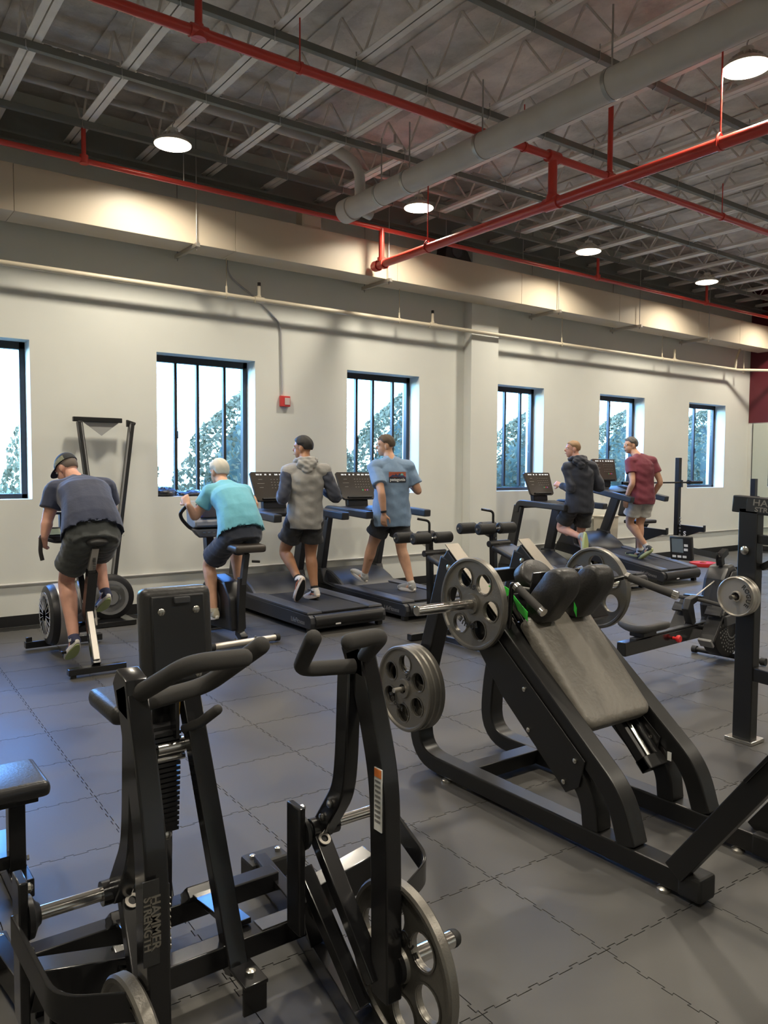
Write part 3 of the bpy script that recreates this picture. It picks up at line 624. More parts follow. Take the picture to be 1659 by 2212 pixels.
# ================================================================== seated row machine in the foreground
RC = .893
rm = begin(thing('seated_row_machine', 'glossy black plate-loaded row machine in the foreground with foam handles and chest pad', 'gym machine', (RC, 2.0, 0)))
def mir(s, x): return RC+s*(x-RC)
for s in (1, -1):
    X = mir(s, 1.212); Xr = mir(s, 1.195)
    arm = B().sweep(rnd([(X, 1.775, 1.12), (X, 1.70, .93), (X, 1.655, .78), (X, 1.645, .55), (X, 1.64, .19)], .12, 5), .052, .075).done('lever_arm', M_black, rm, bev=.005)
    B().prism([(X-.026, 1.80, 1.06), (X-.026, 1.832, 1.115), (X-.026, 1.80, 1.155), (X-.026, 1.735, 1.14), (X-.026, 1.72, 1.05)], (.052, 0, 0)).done('lever_head', M_black, rm, bev=.004)
    B().sweep(rnd([(Xr, 1.80, 1.07), (Xr, 1.815, .80), (Xr, 1.83, .70), (Xr, 1.945, .545)], .08, 6), .045, .06).done('rear_arm', M_black, rm, bev=.005)
    for z, y in ((.655, 1.862), (.60, 1.905)): B().lathe([(.011, 0), (.011, .006), (.005, .01)], (Xr-s*.024, y, z), (-s, 0, 0), 10).done('bolt', M_zinc, rm)
    B().cyl((mir(s, 1.10), 1.94, .555), (mir(s, 1.42), 1.94, .555), .017, n=14).done('axle', M_steel, rm)
    B().cyl((mir(s, 1.15), 1.94, .555), (mir(s, 1.24), 1.94, .555), .03, n=16).done('pivot_sleeve', M_black, rm)
    for xb, z0, z1 in ((1.105, .26, .64), (1.425, .30, .655)):
        xx = mir(s, xb); bp = B().box((xx, 1.945, (z0+z1)/2), (.022, .075, z1-z0)).done('bearing_plate', M_black, rm, bev=.004)
        si = s if xb < 1.2 else -s
        B().lathe([(.052, 0), (.05, .012), (.03, .022), (.024, .03), (.018, .03)], (xx+si*.011, 1.94, .555), (si, 0, 0), 20).done('flange_bearing', M_blackm, bp)
        for z in (.625, .47): B().lathe([(.012, 0), (.012, .01), (.006, .016)], (xx+si*.011, 1.94, z), (si, 0, 0), 8).done('bolt', M_zinc, bp)
    # link bars between axle and the weight arm
    B().bar((mir(s, 1.175), 1.93, .535), (mir(s, 1.20), 1.67, .22), .04, .05, (1, 0, 0)).done('link_bar', M_black, rm, bev=.004)
    B().lathe([(.019, 0), (.019, .004), (.011, .004), (.011, .001)], (mir(s, 1.175), 1.90, .535), (0, -.6, .8), 14, caps=False).done('grommet', M_alu, rm)
    B().bar((mir(s, 1.15), 1.98, .42), (mir(s, 1.19), 1.72, .12), .04, .045, (1, 0, 0)).done('link_bar', M_black, rm, bev=.004)
    B().bar((mir(s, 1.17), 2.0, .30), (mir(s, 1.40), 1.98, .36), .1, .07, (0, 1, 0)).done('gusset', M_black, rm, bev=.004)
    # bent guard plate outside the lever
    p = rnd([(mir(s, 1.235), 1.62, .45), (mir(s, 1.40), 1.70, .46), (mir(s, 1.435), 1.95, .53)], .05, 5)
    b = B(); b.loft([[q+V((0, 0, .035)), q+V((s*.012, 0, .035)), q+V((s*.012, 0, -.035)), q+V((0, 0, -.035))] for q in p]).done('guard_bracket', M_black, rm, bev=.003)
    # weight horn
    hx0, hx1 = mir(s, 1.225), mir(s, 1.44)
    B().cyl((hx0, 1.635, .27), (hx1, 1.635, .27), .0245, n=22).done('plate_horn', M_steel, rm)
    B().cyl((hx0, 1.635, .27), (mir(s, 1.2395), 1.635, .27), .05, n=22).done('horn_flange', M_black, rm)
    B().tube([(hx1-s*.002, 1.635, .27), (hx1+s*.03, 1.635, .27)], .0255, 18, dome=True).done('horn_cap', M_rubber, rm)
    # two foam handles per lever
    hx = mir(s, 1.185)
    B().tube(rnd([(hx, 1.765, 1.075), (mir(s, 1.024), 1.785, 1.085), (mir(s, .958), 1.595, 1.22)], .05, 7), .021, 16, dome=True).done('handle', M_grip, rm)
    B().tube(rnd([(mir(s, 1.205), 1.74, 1.105), (mir(s, 1.15), 1.58, 1.20), (mir(s, 1.013), 1.555, 1.20)], .05, 7), .021, 16, dome=True).done('handle', M_grip, rm)
    B().lathe([(.012, 0), (.012, .006), (.006, .009)], (X-s*.026, 1.80, 1.075), (-s, 0, 0), 8).done('bolt', M_zinc, rm)
    # base rails
    B().bar((mir(s, 1.36), 2.68, .07), (mir(s, 1.31), 2.26, .07), .05, .09).done('base_rail', M_black, rm, bev=.004)
    B().bar((mir(s, 1.31), 2.26, .05), (mir(s, 1.12), 1.28, .05), .06, .07).done('base_rail', M_black, rm, bev=.004)
    B().bar((mir(s, 1.28), 2.12, .1), (mir(s, 1.16), 1.99, .34), .07, .07, (1, 0, 0)).done('strut_tube', M_black, rm, bev=.004)
    f = B().box((mir(s, 1.40), 2.71, .045), (.17, .11, .085)).done('rubber_foot', M_rubber, rm, bev=.014)
    for q in (-.055, .055): B().lathe([(.012, 0), (.012, .012), (.006, .016)], (mir(s, 1.40)+q, 2.71, .088), n=8).done('bolt', M_zinc, f)
B().bar((mir(-1, 1.33), 2.14, .15), (1.33, 2.14, .15), .07, .07).done('front_cross_tube', M_black, rm, bev=.005)
B().bar((mir(-1, 1.33), 2.50, .11), (1.33, 2.50, .11), .07, .07).done('rear_cross_tube', M_black, rm, bev=.005)
for s in (1, -1):
    tp = B().box((mir(s, 1.19), 2.14, .187), (.22, .06, .004)).done('tread_strip', mat('ridged_tread', (.12, .115, .10), .35, metal=.6, bump=.8, bscale=260, bdist=.002, stretch=(4, .2, 1)), rm, smooth=0)
    B().bar((mir(s, 1.02), 2.48, .17), (mir(s, 1.03), 2.16, .2), .075, .018).done('foot_bracket', M_black, rm, bev=.003)
    B().bar((mir(s, 1.02), 2.50, .14), (mir(s, 1.02), 2.44, .19), .1, .04).done('foot_bracket', M_black, rm, bev=.004)
# centre: slanted leg, bellows column, chest pad, seat
B().sweep([(.985, 2.09, .10), (.95, 2.37, .90)], .062, .05, side=(1, 0, 0)).done('slanted_leg', M_black, rm, bev=.004)
lf = B().box((.99, 2.03, .125), (.075, .12, .012)).box((.99, 1.985, .08), (.075, .012, .09)).done('leg_bracket', M_black, rm, bev=.003)
B().lathe([(.016, 0), (.016, .01), (.008, .014)], (.995, 2.02, .131), n=8).done('bolt', M_zinc, lf)
B().bar((.90, 2.52, .12), (.875, 2.42, 1.0), .06, .07, (1, 0, 0)).done('pad_post', M_black, rm, bev=.004)
b = B(); z0, z1, n = .46, .80, 20
for k in range(n): 
    z = z0+(z1-z0)*k/n; b.box((.872, 2.40-.03*k/n, z), (.085, .06, .011))
b.box((.872, 2.395, (z0+z1)/2), (.074, .05, z1-z0)).done('ribbed_slide_cover', M_blackm, rm, smooth=0)
B().lathe([(.014, 0), (.014, .01), (.006, .014)], (.872, 2.365, .45), (0, -1, 0), 10).done('bolt', M_zinc, rm)
B().cyl((.84, 2.36, .735), (.93, 2.36, .735), .024, n=14).cyl((.84, 2.36, .70), (.93, 2.36, .70), .013, n=12).done('adjust_spindle', M_steel, rm)
B().tube([(.925, 2.34, .79), (.95, 2.27, .825), (.985, 2.20, .885)], .016, 14, dome=True).done('adjust_handle', M_grip, rm)
B().box((.893, 2.34, .83), (.012, .05, .12)).done('ratchet_plate', M_black, rm, bev=.002)
B().box((.922, 2.375, .865), (.004, .02, .10), rot=(20, 0, 0)).done('yellow_scale', mat('yellow_sticker', (.75, .42, .02), .5), rm, smooth=0)
padR = Euler((radians(-6), 0, radians(-4))).to_matrix()
padbox((.905, 2.36, 1.085), (.225, .075, .32), padR, .03, 'chest_pad', M_vinyl, rm)
cp = B().box(V((.905, 2.36, 1.085))+padR @ V((0, -.04, 0)), (.17, .012, .27), padR).done('pad_backing', M_blackm, rm, bev=.006)
B().box(V((.905, 2.36, 1.085))+padR @ V((.01, -.047, .118)), (.05, .022, .02), padR).done('pad_clip', M_dkgrey, cp, bev=.003)
for dx, dz in ((-.055, .085), (.055, .085), (.055, -.115), (-.055, -.115)):
    B().lathe([(.012, 0), (.012, .003), (.008, .006)], V((.905, 2.36, 1.085))+padR @ V((dx, -.046, dz)), (0, -1, 0), 12).done('bolt', M_zinc, cp)
padbox((1.04, 3.05, .69), (.36, .34, .075), None, .034, 'seat', M_vinyl, rm)
B().bar((1.0, 2.98, .66), (.93, 2.56, .12), .06, .06, (1, 0, 0)).done('seat_post', M_black, rm, bev=.004)
bd = B().box((mir(-1, 1.212)+.0275, 1.645, .615), (.003, .052, .185)).done('badge', mat('badge_plate', (.05, .05, .05), .35, metal=.5), rm, bev=.001)
text('HAMMER', .031, mat('badge_letters', (.34, .32, .28), .3, metal=.8), bd, (mir(-1, 1.212)+.0295, 1.630, .615), (0, 0, -1), (0, -1, 0), .001, bold=.0006)
text('STRENGTH', .026, MATS['badge_letters'], bd, (mir(-1, 1.212)+.0295, 1.660, .615), (0, 0, -1), (0, -1, 0), .001, bold=.0006)
# the same badge shows on the arm's camera side
bd2 = B().box((mir(-1, 1.212)-.018, 1.6055, .64), (.036, .003, .19)).done('badge', MATS['badge_plate'], rm, bev=.001)
text('HAMMER', .030, MATS['badge_letters'], bd2, (mir(-1, 1.212)-.010, 1.6035, .64), (0, 0, -1), (1, 0, 0), .001, bold=.0006)
text('STRENGTH', .024, MATS['badge_letters'], bd2, (mir(-1, 1.212)-.027, 1.6035, .64), (0, 0, -1), (1, 0, 0), .001, bold=.0006)
wl_ = B().box((1.185, 1.645, .74), (.003, .034, .17)).done('warning_label', M_white, rm, smooth=0)
B().box((1.1832, 1.645, .812), (.002, .03, .022)).done('warning_stripe', mat('warning_orange', (.8, .22, .04), .5), wl_, smooth=0)
for k in range(9): B().box((1.1832, 1.645, .79-.0135*k), (.002, .024, .005)).done('print_line', M_grey, wl_, smooth=0)
begin(None)
plate('dark spoked plate on the right horn of the foreground row machine', (1.259, 1.635, .27), 20, -1, 'plates on the row machine', letters=True)
plate('dark spoked plate low on the left horn of the foreground row machine', (mir(-1, 1.259), 1.635, .27), 40, -1, 'plates on the row machine', letters=False)

# ================================================================== flat bench at the left edge
fb = begin(thing('flat_bench', 'flat black padded bench cut off by the left edge of the picture', 'bench', (.05, 3.2, 0)))
padbox((.07, 3.14, .435), (1.2, .30, .06), None, .026, 'bench_pad', mat('bench_vinyl', (.03, .03, .032), .3, bump=.3, bscale=90, bdist=.002), fb)
B().box((.07, 3.14, .395), (1.12, .24, .02)).done('pad_board', M_blackm, fb, bev=.003)
for x in (.58, -.45):
    B().box((x, 3.18, .23), (.06, .06, .32)).done('leg', M_black, fb, bev=.004)
    B().box((x, 3.30, .05), (.075, .5, .07)).done('foot_bar', M_black, fb, bev=.005)
    B().lathe([(.011, 0), (.011, .008)], (x+.04, 3.2, .1), (1, 0, 0), 8).done('bolt', M_zinc, fb)
B().bar((-.45, 3.18, .12), (.58, 3.18, .12), .05, .05).done('stretcher', M_black, fb, bev=.004)
B().bar((-.45, 3.14, .375), (.58, 3.14, .375), .06, .04).done('spine', M_black, fb, bev=.004)
begin(None)

# ================================================================== plate tree machine at the right edge
pm = begin(thing('weight_machine_frame', 'black machine frame with upright post at the right edge behind the hack squat', 'gym machine', (4.55, 2.4, 0)))
B().box((4.47, 2.44, .71), (.075, .115, 1.38)).done('post', M_satin, pm, bev=.005)
B().box((4.47, 2.44, .012), (.15, .17, .022)).done('post_foot', M_zinc, pm, bev=.003)
B().bar((4.47, 2.54, 1.425), (4.47, 1.75, 1.37), .075, .10).done('top_beam', M_satin, pm, bev=.006)
bp_ = B().box((4.431, 2.28, 1.408), (.003, .34, .075), rot=(4, 0, 0)).done('badge', MATS['badge_plate'], pm, bev=.001)
text('HAMMER', .052, MATS['badge_letters'], bp_, (4.429, 2.28, 1.425), (0, -1, -.07), (0, -.07, 1), .001, bold=.0008, sx=1.25)
text('STRENGTH', .038, MATS['badge_letters'], bp_, (4.429, 2.28, 1.386), (0, -1, -.07), (0, -.07, 1), .001, bold=.0008, sx=1.25)
B().bar((4.47, 2.44, .42), (4.47, 1.55, .38), .06, .08).done('low_beam', M_satin, pm, bev=.005)
B().bar((4.47, 2.40, 1.22), (4.47, 1.8, 1.22), .05, .05).done('brace', M_satin, pm, bev=.004)
B().bar((4.50, 2.38, 1.05), (4.50, 1.95, 1.30), .04, .04).done('brace', M_satin, pm, bev=.004)
B().box((4.47, 1.6, .69), (.075, .1, 1.36)).done('post', M_satin, pm, bev=.005)
B().lathe([(.026, 0), (.026, .008), (.014, .014)], (4.431, 2.45, 1.15), (-1, 0, 0), 10).done('bolt', M_zinc, pm)
B().cyl((4.30, 2.455, .88), (4.46, 2.455, .88), .0125, n=14).done('plate_peg', M_steel, pm)
begin(None)
PL10 = plate_meshes(.118, 1, .001, .07, .014, .012, .034)
PL10.materials.clear(); PL10.materials.append(mat('pale_iron', (.46, .43, .38), .35, metal=.7))
T10 = arc_text('ROGUE', .08, .036, -1, .15, .36)
for i, (x, lb) in enumerate(((4.365, 'small pale plate, front one, on the post at the right edge'), (4.403, 'small pale plate, rear one, on the post at the right edge'))):
    t = thing('small_weight_plate', lb, 'weight plate', (x, 2.455, .88), group='small plates on the right edge post'); link('disc', PL10, t)
    if i == 0: link('lettering', T10, t)
# ================================================================== treadmills
M_belt = mat('treadmill_belt', (.020, .020, .022), .75, bump=.3, bscale=400, bdist=.001)
M_tm = mat('treadmill_shell', (.028, .029, .033), .42)
M_tm2 = mat('treadmill_trim', (.055, .057, .065), .40)
M_scr = mat('console_glass', (.055, .048, .042), .18)
M_led = emit('led_digits', (.95, .93, .88), 1.1)
def make_treadmill(lb, x, incl=0.):
    t = thing('treadmill', lb, 'treadmill', (x, 6.45, 0), group='treadmills in a row facing the windows'); begin(None)
    R = Matrix.Rotation(radians(incl), 4, 'X')
    P = lambda o: (o.data.transform(R), o)[1]
    parts = []
    def add(o): parts.append(o); return o
    side = [(.02, .05), (0, .11), (.015, .165), (.06, .185), (1.62, .205), (2.0, .205), (2.02, .06)]
    add(B().prism([(-.45, y, z) for y, z in side], (.9, 0, 0)).done('deck_frame', M_tm, t, bev=.008))
    add(B().box((0, .82, .2), (.55, 1.5, .018)).done('belt', M_belt, t, bev=.004))
    for s in (-1, 1):
        add(B().prism([(s*.365-.085, y, z) for y, z in ((.07, .19), (.08, .214), (1.55, .232), (1.6, .2))], (.17, 0, 0)).done('side_rail', M_tm2, t, bev=.006))
    add(B().cyl((-.40, .045, .125), (.40, .045, .125), .062, n=20).done('rear_roller_cover', M_blackm, t))
    add(B().prism([(-.40, y, z) for y, z in ((1.28, .2), (1.42, .29), (1.60, .365), (1.78, .385), (1.96, .35), (2.04, .2))], (.80, 0, 0)).done('motor_hood', M_tm, t, bev=.03))
    for s in (-1, 1):
        add(B().sweep([(s*.42, 1.82, .22), (s*.42, 1.61, 1.09)], 0.075, .15).done('upright', M_tm, t, bev=.01))
        add(B().prism([(s*.42-.05, y, z) for y, z in ((1.40, .2), (1.64, .24), (1.70, .40), (1.90, .40), (1.98, .2))], (.1, 0, 0)).done('upright_boot', M_tm, t, bev=.015))
        add(B().sweep(rnd([(s*.42, 1.63, 1.0), (s*.42, 1.60, 1.135), (s*.42, .72, 1.095)], .07, 5), .10, .085).done('handrail', M_tm, t, bev=.014))
        add(B().box((s*.41, .08, .035), (.06, .06, .06)).done('foot', M_rubber, t, bev=.004))
    add(B().box((0, 1.61, 1.10), (.80, .12, .09)).done('console_bridge', M_tm, t, bev=.015))
    add(B().prism([(-.30, y, z) for y, z in ((1.30, 1.09), (1.30, 1.12), (1.58, 1.16), (1.66, 1.10))], (.60, 0, 0)).done('tray', M_blackm, t, bev=.008))
    add(B().sweep([(0, 1.60, 1.12), (0, 1.62, 1.26)], .30, .07).done('console_neck', M_blackm, t, bev=.01))
    RS = Euler((radians(-22), 0, 0)).to_matrix(); c = V((0, 1.60, 1.405))
    con = add(B().prism([c+RS @ V((a, 0, b)) for a, b in ((-.275, .17), (-.25, -.15), (-.22, -.175), (.22, -.175), (.25, -.15), (.275, .17), (.26, .185), (-.26, .185))], RS @ V((0, .035, 0))).done('console', M_scr, t, bev=.006))
    add(B().box(c+RS @ V((0, -.006, -.15)), (.36, .04, .02), RS).done('console_lip', M_blackm, con, bev=.004))
    b = B()
    for gx in (-.20, -.15, -.09, -.03, .04, .10, .16, .21):
        for k in range(2 if int(gx*100) % 2 else 3): b.box(c+RS @ V((gx+k*.014, -.002, .15)), (.007, .003, .017), RS)
    add(b.done('led_readout', M_led, con, smooth=0, kind='stuff'))
    b = B()
    for i in range(6):
        for j in range(4): b.box(c+RS @ V((-.02+.04*i, -.002, .09-.035*j)), (.016, .002, .004), RS)
    for j in range(3): b.box(c+RS @ V((-.16, -.002, .09-.05*j)), (.09 if j == 1 else .05, .002, .004), RS)
    add(b.done('button_legends', mat('legend_print', (.30, .28, .25), .5), con, smooth=0, kind='stuff'))
    for i, cc in enumerate(((.08, .45, .15), (.6, .06, .05), (.45, .12, .5))): add(B().box(c+RS @ V((.07+.035*i, -.002, -.055)), (.016, .003, .016), RS).done('button', mat('button_%d' % i, cc, .5), con, smooth=0))
    add(B().cyl((-.20, 1.40, 1.125), (-.20, 1.40, 1.13), .05).done('cup_holder', M_blackm, t))
    add(text('LifeFitness', .065, M_grey, t, (-.4515, .26, .105), (0, -1, 0), (0, 0, 1), .0006))
    add(B().box((.1-.25, -.019, .09), (.06, .004, .014)).done('rear_label', M_white, t, smooth=0))
    if incl:
        for o in parts: 
            if o.name.split('.')[0] != 'foot': o.data.transform(R)
        b = B()
        for s in (-1, 1): b.box((s*.38, 1.75, .09), (.05, .06, .18))
        b.done('lift_legs', M_blackm, t, smooth=0)
    return t
make_treadmill('treadmill under the man in the grey hoodie, nearest the exercise bikes', 4.285)
make_treadmill('treadmill under the man in the light blue shirt', 5.45)
make_treadmill('treadmill under the man in the navy hoodie, right of the pilaster', 8.75)
make_treadmill('inclined treadmill under the man in the maroon shirt', 10.0, 8.0)

# ================================================================== air bike at the left
bk = begin(thing('air_exercise_bike', 'black and silver air bike with fan drum under the man in the cap', 'exercise bike', (1.74, 6.7, 0)))
M_silver = mat('silver_paint', (.50, .47, .43), .4, metal=.5)
B().box((1.73, 6.165, .05), (.44, .07, .05)).done('rear_stabiliser', M_black, bk, bev=.006)
for x in (1.55, 1.91): B().cyl((x, 6.165, 0), (x, 6.165, .03), .022, n=10).done('foot', M_rubber, bk)
B().box((1.77, 7.33, .055), (.66, .075, .06)).done('front_stabiliser', M_black, bk, bev=.006)
B().box((1.47, 7.31, .1), (.05, .03, .05)).done('stabiliser_end', M_black, bk, bev=.006)
B().sweep([(1.73, 6.18, .08), (1.745, 6.45, .47)], .062, .055).done('rear_leg', M_black, bk, bev=.004)
B().sweep([(1.728, 6.165, .12), (1.744, 6.40, .46)], .046, .02).done('leg_trim', M_silver, bk, bev=.003)
B().sweep([(1.745, 6.47, .40), (1.745, 6.32, .80)], .075, .085).done('seat_tube', M_black, bk, bev=.006)
B().sweep([(1.745, 6.40, .70), (1.75, 6.245, .99)], .055, .04).done('seat_post', M_silver, bk, bev=.003)
b = B()
for k in range(12): b.box((1.75, 6.272-.0, .80+.013*k), (.022, .012, .005))
for k in range(12): pass
b.done('post_ratchet', M_blackm, bk, smooth=0, kind='stuff')
b = B(); prof = [(-.09, .075, .0), (-.11, .07, .02), (0, .06, .03), (.1, .03, .028), (.16, .018, .02)]
def saddle(c, wr, m, parent):
    b = B(); rings = []
    for y, hw, h in ((-.10, .6, .02), (-.085, .95, .045), (-.02, 1., .055), (.06, .62, .05), (.12, .3, .042), (.16, .2, .03), (.17, .08, .02)):
        rings.append([V(c)+V((hw*wr*cos(a), y, h*(.55 if sin(a) < 0 else .8)*sin(a))) for a in [k*pi/8 for k in range(16)]])
    return b.loft(rings).done('saddle', m, parent, smooth=60)
saddle((1.75, 6.24, 1.035), .085, M_vinyl, bk)
B().sweep([(1.75, 6.40, .45), (1.76, 6.95, .24), (1.765, 7.32, .09)], .07, .09).done('main_beam', M_black, bk, bev=.006)
B().sweep([(1.76, 6.55, .38), (1.765, 6.80, .80), (1.74, 6.92, 1.02)], .05, .06).done('front_mast', M_black, bk, bev=.005)
dr = B().lathe([(.10, -.115), (.20, -.125), (.25, -.11), (.262, -.08), (.262, .08), (.25, .11), (.2, .12), (.1, .12)], (1.68, 7.08, .345), (1, 0, 0), 40).done('fan_drum', M_blackm, bk)
B().lathe([(.263, -.055), (.266, -.055), (.266, .075), (.263, .075)], (1.68, 7.08, .345), (1, 0, 0), 40).done('drum_band', M_silver, dr)
b = B()
for r in (.07, .10, .13, .16, .19): b.lathe([(r, -.128), (r+.008, -.128), (r+.008, -.12), (r, -.12)], (1.68, 7.08, .345), (1, 0, 0), 32)
for k in range(20): b.bar((1.551, 7.08+.05*cos(k*pi/10), .345+.05*sin(k*pi/10)), (1.551, 7.08+.2*cos(k*pi/10), .345+.2*sin(k*pi/10)), .006, .006)
b.done('fan_grille', mat('grille_grey', (.4, .4, .4), .5), dr, kind='stuff')
B().cyl((1.66, 6.62, .30), (1.84, 6.62, .30), .045, n=18).done('crank_hub', M_black, bk)
cx, cy, cz = 1.75, 6.62, .30
for s, (py, pz) in ((-1, (6.53, .135)), (1, (6.66, .46))):
    x = cx+s*.10
    B().bar((x, cy, cz), (x, py, pz), .02, .03, (1, 0, 0)).done('crank', M_silver, bk, bev=.003)
    B().box((x+s*.055, py, pz), (.10, .09, .022)).done('pedal', M_black, bk, bev=.004)
hb = B().tube(rnd([(1.47, 6.74, .86), (1.455, 6.74, .93), (1.46, 6.73, 1.06), (1.50, 6.80, 1.03), (1.62, 6.93, .99), (1.86, 6.93, .99), (1.98, 6.80, 1.03), (2.02, 6.73, 1.06), (2.03, 6.74, .93), (2.01, 6.74, .86)], .03, 4), .0165, 12).done('handlebar', M_grip, bk)
mo = B().box((1.60, 6.93, 1.055), (.17, .05, .13), rot=(-55, 0, 0)).done('monitor', M_blackm, bk, bev=.008)
B().box((1.605, 6.905, 1.075), (.10, .004, .075), rot=(-55, 0, 0)).done('screen', mat('lcd_green', (.30, .36, .27), .3), mo, smooth=0)
B().sweep([(1.68, 6.98, 1.0), (1.68, 7.0, 1.22)], .03, .05).box((1.68, 7.0, 1.225), (.13, .02, .02)).done('phone_holder', M_dkgrey, bk)

# ================================================================== ski trainer against the wall
sk = begin(thing('ski_trainer', 'V-shaped black ski trainer with round flywheel standing against the wall', 'gym machine', (2.45, 8.2, 0)))
for s in (-1, 1):
    B().sweep([(2.42+s*.06, 8.22, .40), (2.485+s*.27, 8.40, 2.09)], .05, .075, side=(1, 0, 0)).done('mast', M_satin, sk, bev=.004)
    B().sweep([(2.415+s*.045, 8.19, .40), (2.48+s*.253, 8.37, 2.08)], .012, .02, side=(1, 0, 0)).done('cord_guide', M_grey, sk, bev=.002)
B().box((2.40, 8.40, 2.115), (.50, .05, .05)).done('top_bar', M_satin, sk, bev=.006)
B().prism([(2.70, 8.375, 2.13), (2.80, 8.375, 2.10), (2.79, 8.375, 2.07), (2.70, 8.375, 2.05)], (0, .05, 0)).done('pulley_cover', M_satin, sk, bev=.01)
B().prism([(2.25, 8.40, 2.09), (2.62, 8.40, 2.09), (2.44, 8.40, 1.95)], (0, .006, 0)).done('clear_gusset', mat('smoky_plastic', (.35, .35, .34), .3), sk, smooth=0)
fwl = B().lathe([(.12, -.06), (.205, -.06), (.235, -.04), (.24, 0), (.235, .04), (.205, .06), (.05, .06)], (2.43, 8.16, .275), (.15, 1, 0), 36).done('flywheel_housing', M_blackm, sk)
b = B()
for r in (.10, .135, .165): b.lathe([(r, -.066), (r+.012, -.066), (r+.012, -.058), (r, -.058)], (2.43, 8.16, .275), (.15, 1, 0), 30)
b.lathe([(.075, -.07), (.075, -.05), (.02, -.05), (.02, -.07)], (2.43, 8.16, .275), (.15, 1, 0), 24).done('hub_grille', M_grey, fwl, kind='stuff')
B().box((2.43, 8.18, .03), (.40, .5, .05)).done('base_plate', M_black, sk, bev=.006)
for s in (-1, 1): B().tube([(2.47+s*.25, 8.36, 2.05), (2.47+s*.25, 8.33, 1.90)], .004, 6).done('pull_cord', M_rubber, sk)

# ================================================================== upright bike
ub = begin(thing('upright_exercise_bike', 'black upright exercise bike with padded seat under the man in the turquoise shirt', 'exercise bike', (3.1, 6.8, 0)))
B().tube([(2.79, 6.36, .045), (3.42, 6.40, .045)], .03, 16).done('rear_stabiliser', M_alu, ub)
for x, y in ((2.775, 6.359), (3.435, 6.401)): B().cyl((x-.02, y, .045), (x+.02, y, .045), .036, n=14).done('stabiliser_cap', M_rubber, ub)
for x in (3.0, 3.2): B().cyl((x, 6.375, .07), (x, 6.375, .09), .01, n=8).done('bolt', M_zinc, ub)
B().sweep([(3.115, 6.43, .06), (3.115, 6.52, .10), (3.115, 6.47, .62)], .07, .06).done('frame_post', M_satin, ub, bev=.006)
B().sweep([(3.12, 6.47, .56), (3.125, 6.40, .85)], .05, .055).done('seat_tube', M_dkgrey, ub, bev=.004)
B().tube([(3.19, 6.42, .77), (3.26, 6.40, .765)], .012, 10).done('height_lever', M_blackm, ub)
padbox((3.115, 6.40, .905), (.30, .27, .07), Euler((radians(4), 0, 0)).to_matrix(), .03, 'seat', mat('seat_brown', (.045, .038, .033), .45), ub)
B().prism([(3.03, y, z) for y, z in ((6.52, .12), (6.55, .42), (6.68, .56), (6.95, .60), (7.18, .50), (7.30, .25), (7.22, .09))], (.16, 0, 0)).done('shroud', M_blackm, ub, bev=.025)
B().lathe([(.17, 0), (.17, .012), (.14, .02), (.05, .022)], (3.03, 6.92, .33), (-1, 0, 0), 30).done('shroud_disc', M_dkgrey, ub)
B().sweep([(3.11, 7.14, .45), (3.10, 7.20, 1.02)], .085, .09).done('mast', M_dkgrey, ub, bev=.012)
B().tube([(2.80, 7.30, .04), (3.42, 7.30, .04)], .035, 14).done('front_stabiliser', M_black, ub)
for s, (py, pz) in ((-1, (6.83, .20)), (1, (7.0, .45))):
    x = 3.11+s*.11
    B().bar((x, 6.92, .33), (x, py, pz), .02, .03, (1, 0, 0)).done('crank', M_black, ub, bev=.003)
    B().box((x+s*.055, py, pz), (.10, .10, .022)).done('pedal', M_black, ub, bev=.004)
co = B().prism([(2.90, y, z) for y, z in ((7.02, 1.05), (7.04, 1.10), (7.24, 1.30), (7.28, 1.29), (7.24, 1.02))], (.44, 0, 0)).done('console', M_grey, ub, bev=.02)
B().prism([(2.97, 7.065, 1.140), (3.27, 7.065, 1.140), (3.27, 7.185, 1.262), (2.97, 7.185, 1.262)], (0, -.004, .004)).done('screen', mat('dark_screen', (.02, .02, .03), .2), co, smooth=0)
B().box((3.00, 7.06, 1.235), (.05, .004, .05), rot=(-45, 0, 0)).done('blue_display', emit('blue_glow', (.03, .03, 1.), 1.6), co, smooth=0)
B().prism([(2.87, 7.02, 1.03), (3.36, 7.02, 1.03), (3.30, 7.0, .95), (2.93, 7.0, .95)], (0, .1, .02)).done('console_tray', M_dkgrey, ub, bev=.012)
for k in range(5): B().box((2.98+.05*k, 7.0, 1.0), (.026, .004, .012)).done('button', M_alu, co, smooth=0)
B().tube(rnd([(2.77, 6.92, 1.26), (2.72, 6.95, 1.20), (2.76, 7.02, 1.14), (2.86, 7.08, 1.05), (2.98, 7.10, .99), (3.24, 7.10, .99), (3.36, 7.08, 1.05), (3.46, 7.02, 1.14), (3.50, 6.95, 1.20), (3.45, 6.92, 1.26)], .05, 4), .017, 12).done('handlebar', M_blackm, ub)
for x in (2.77, 3.45): B().tube([(x, 6.92, 1.25), (x, 6.91, 1.36)], .018, 12, dome=True).done('grip', M_grip, ub)

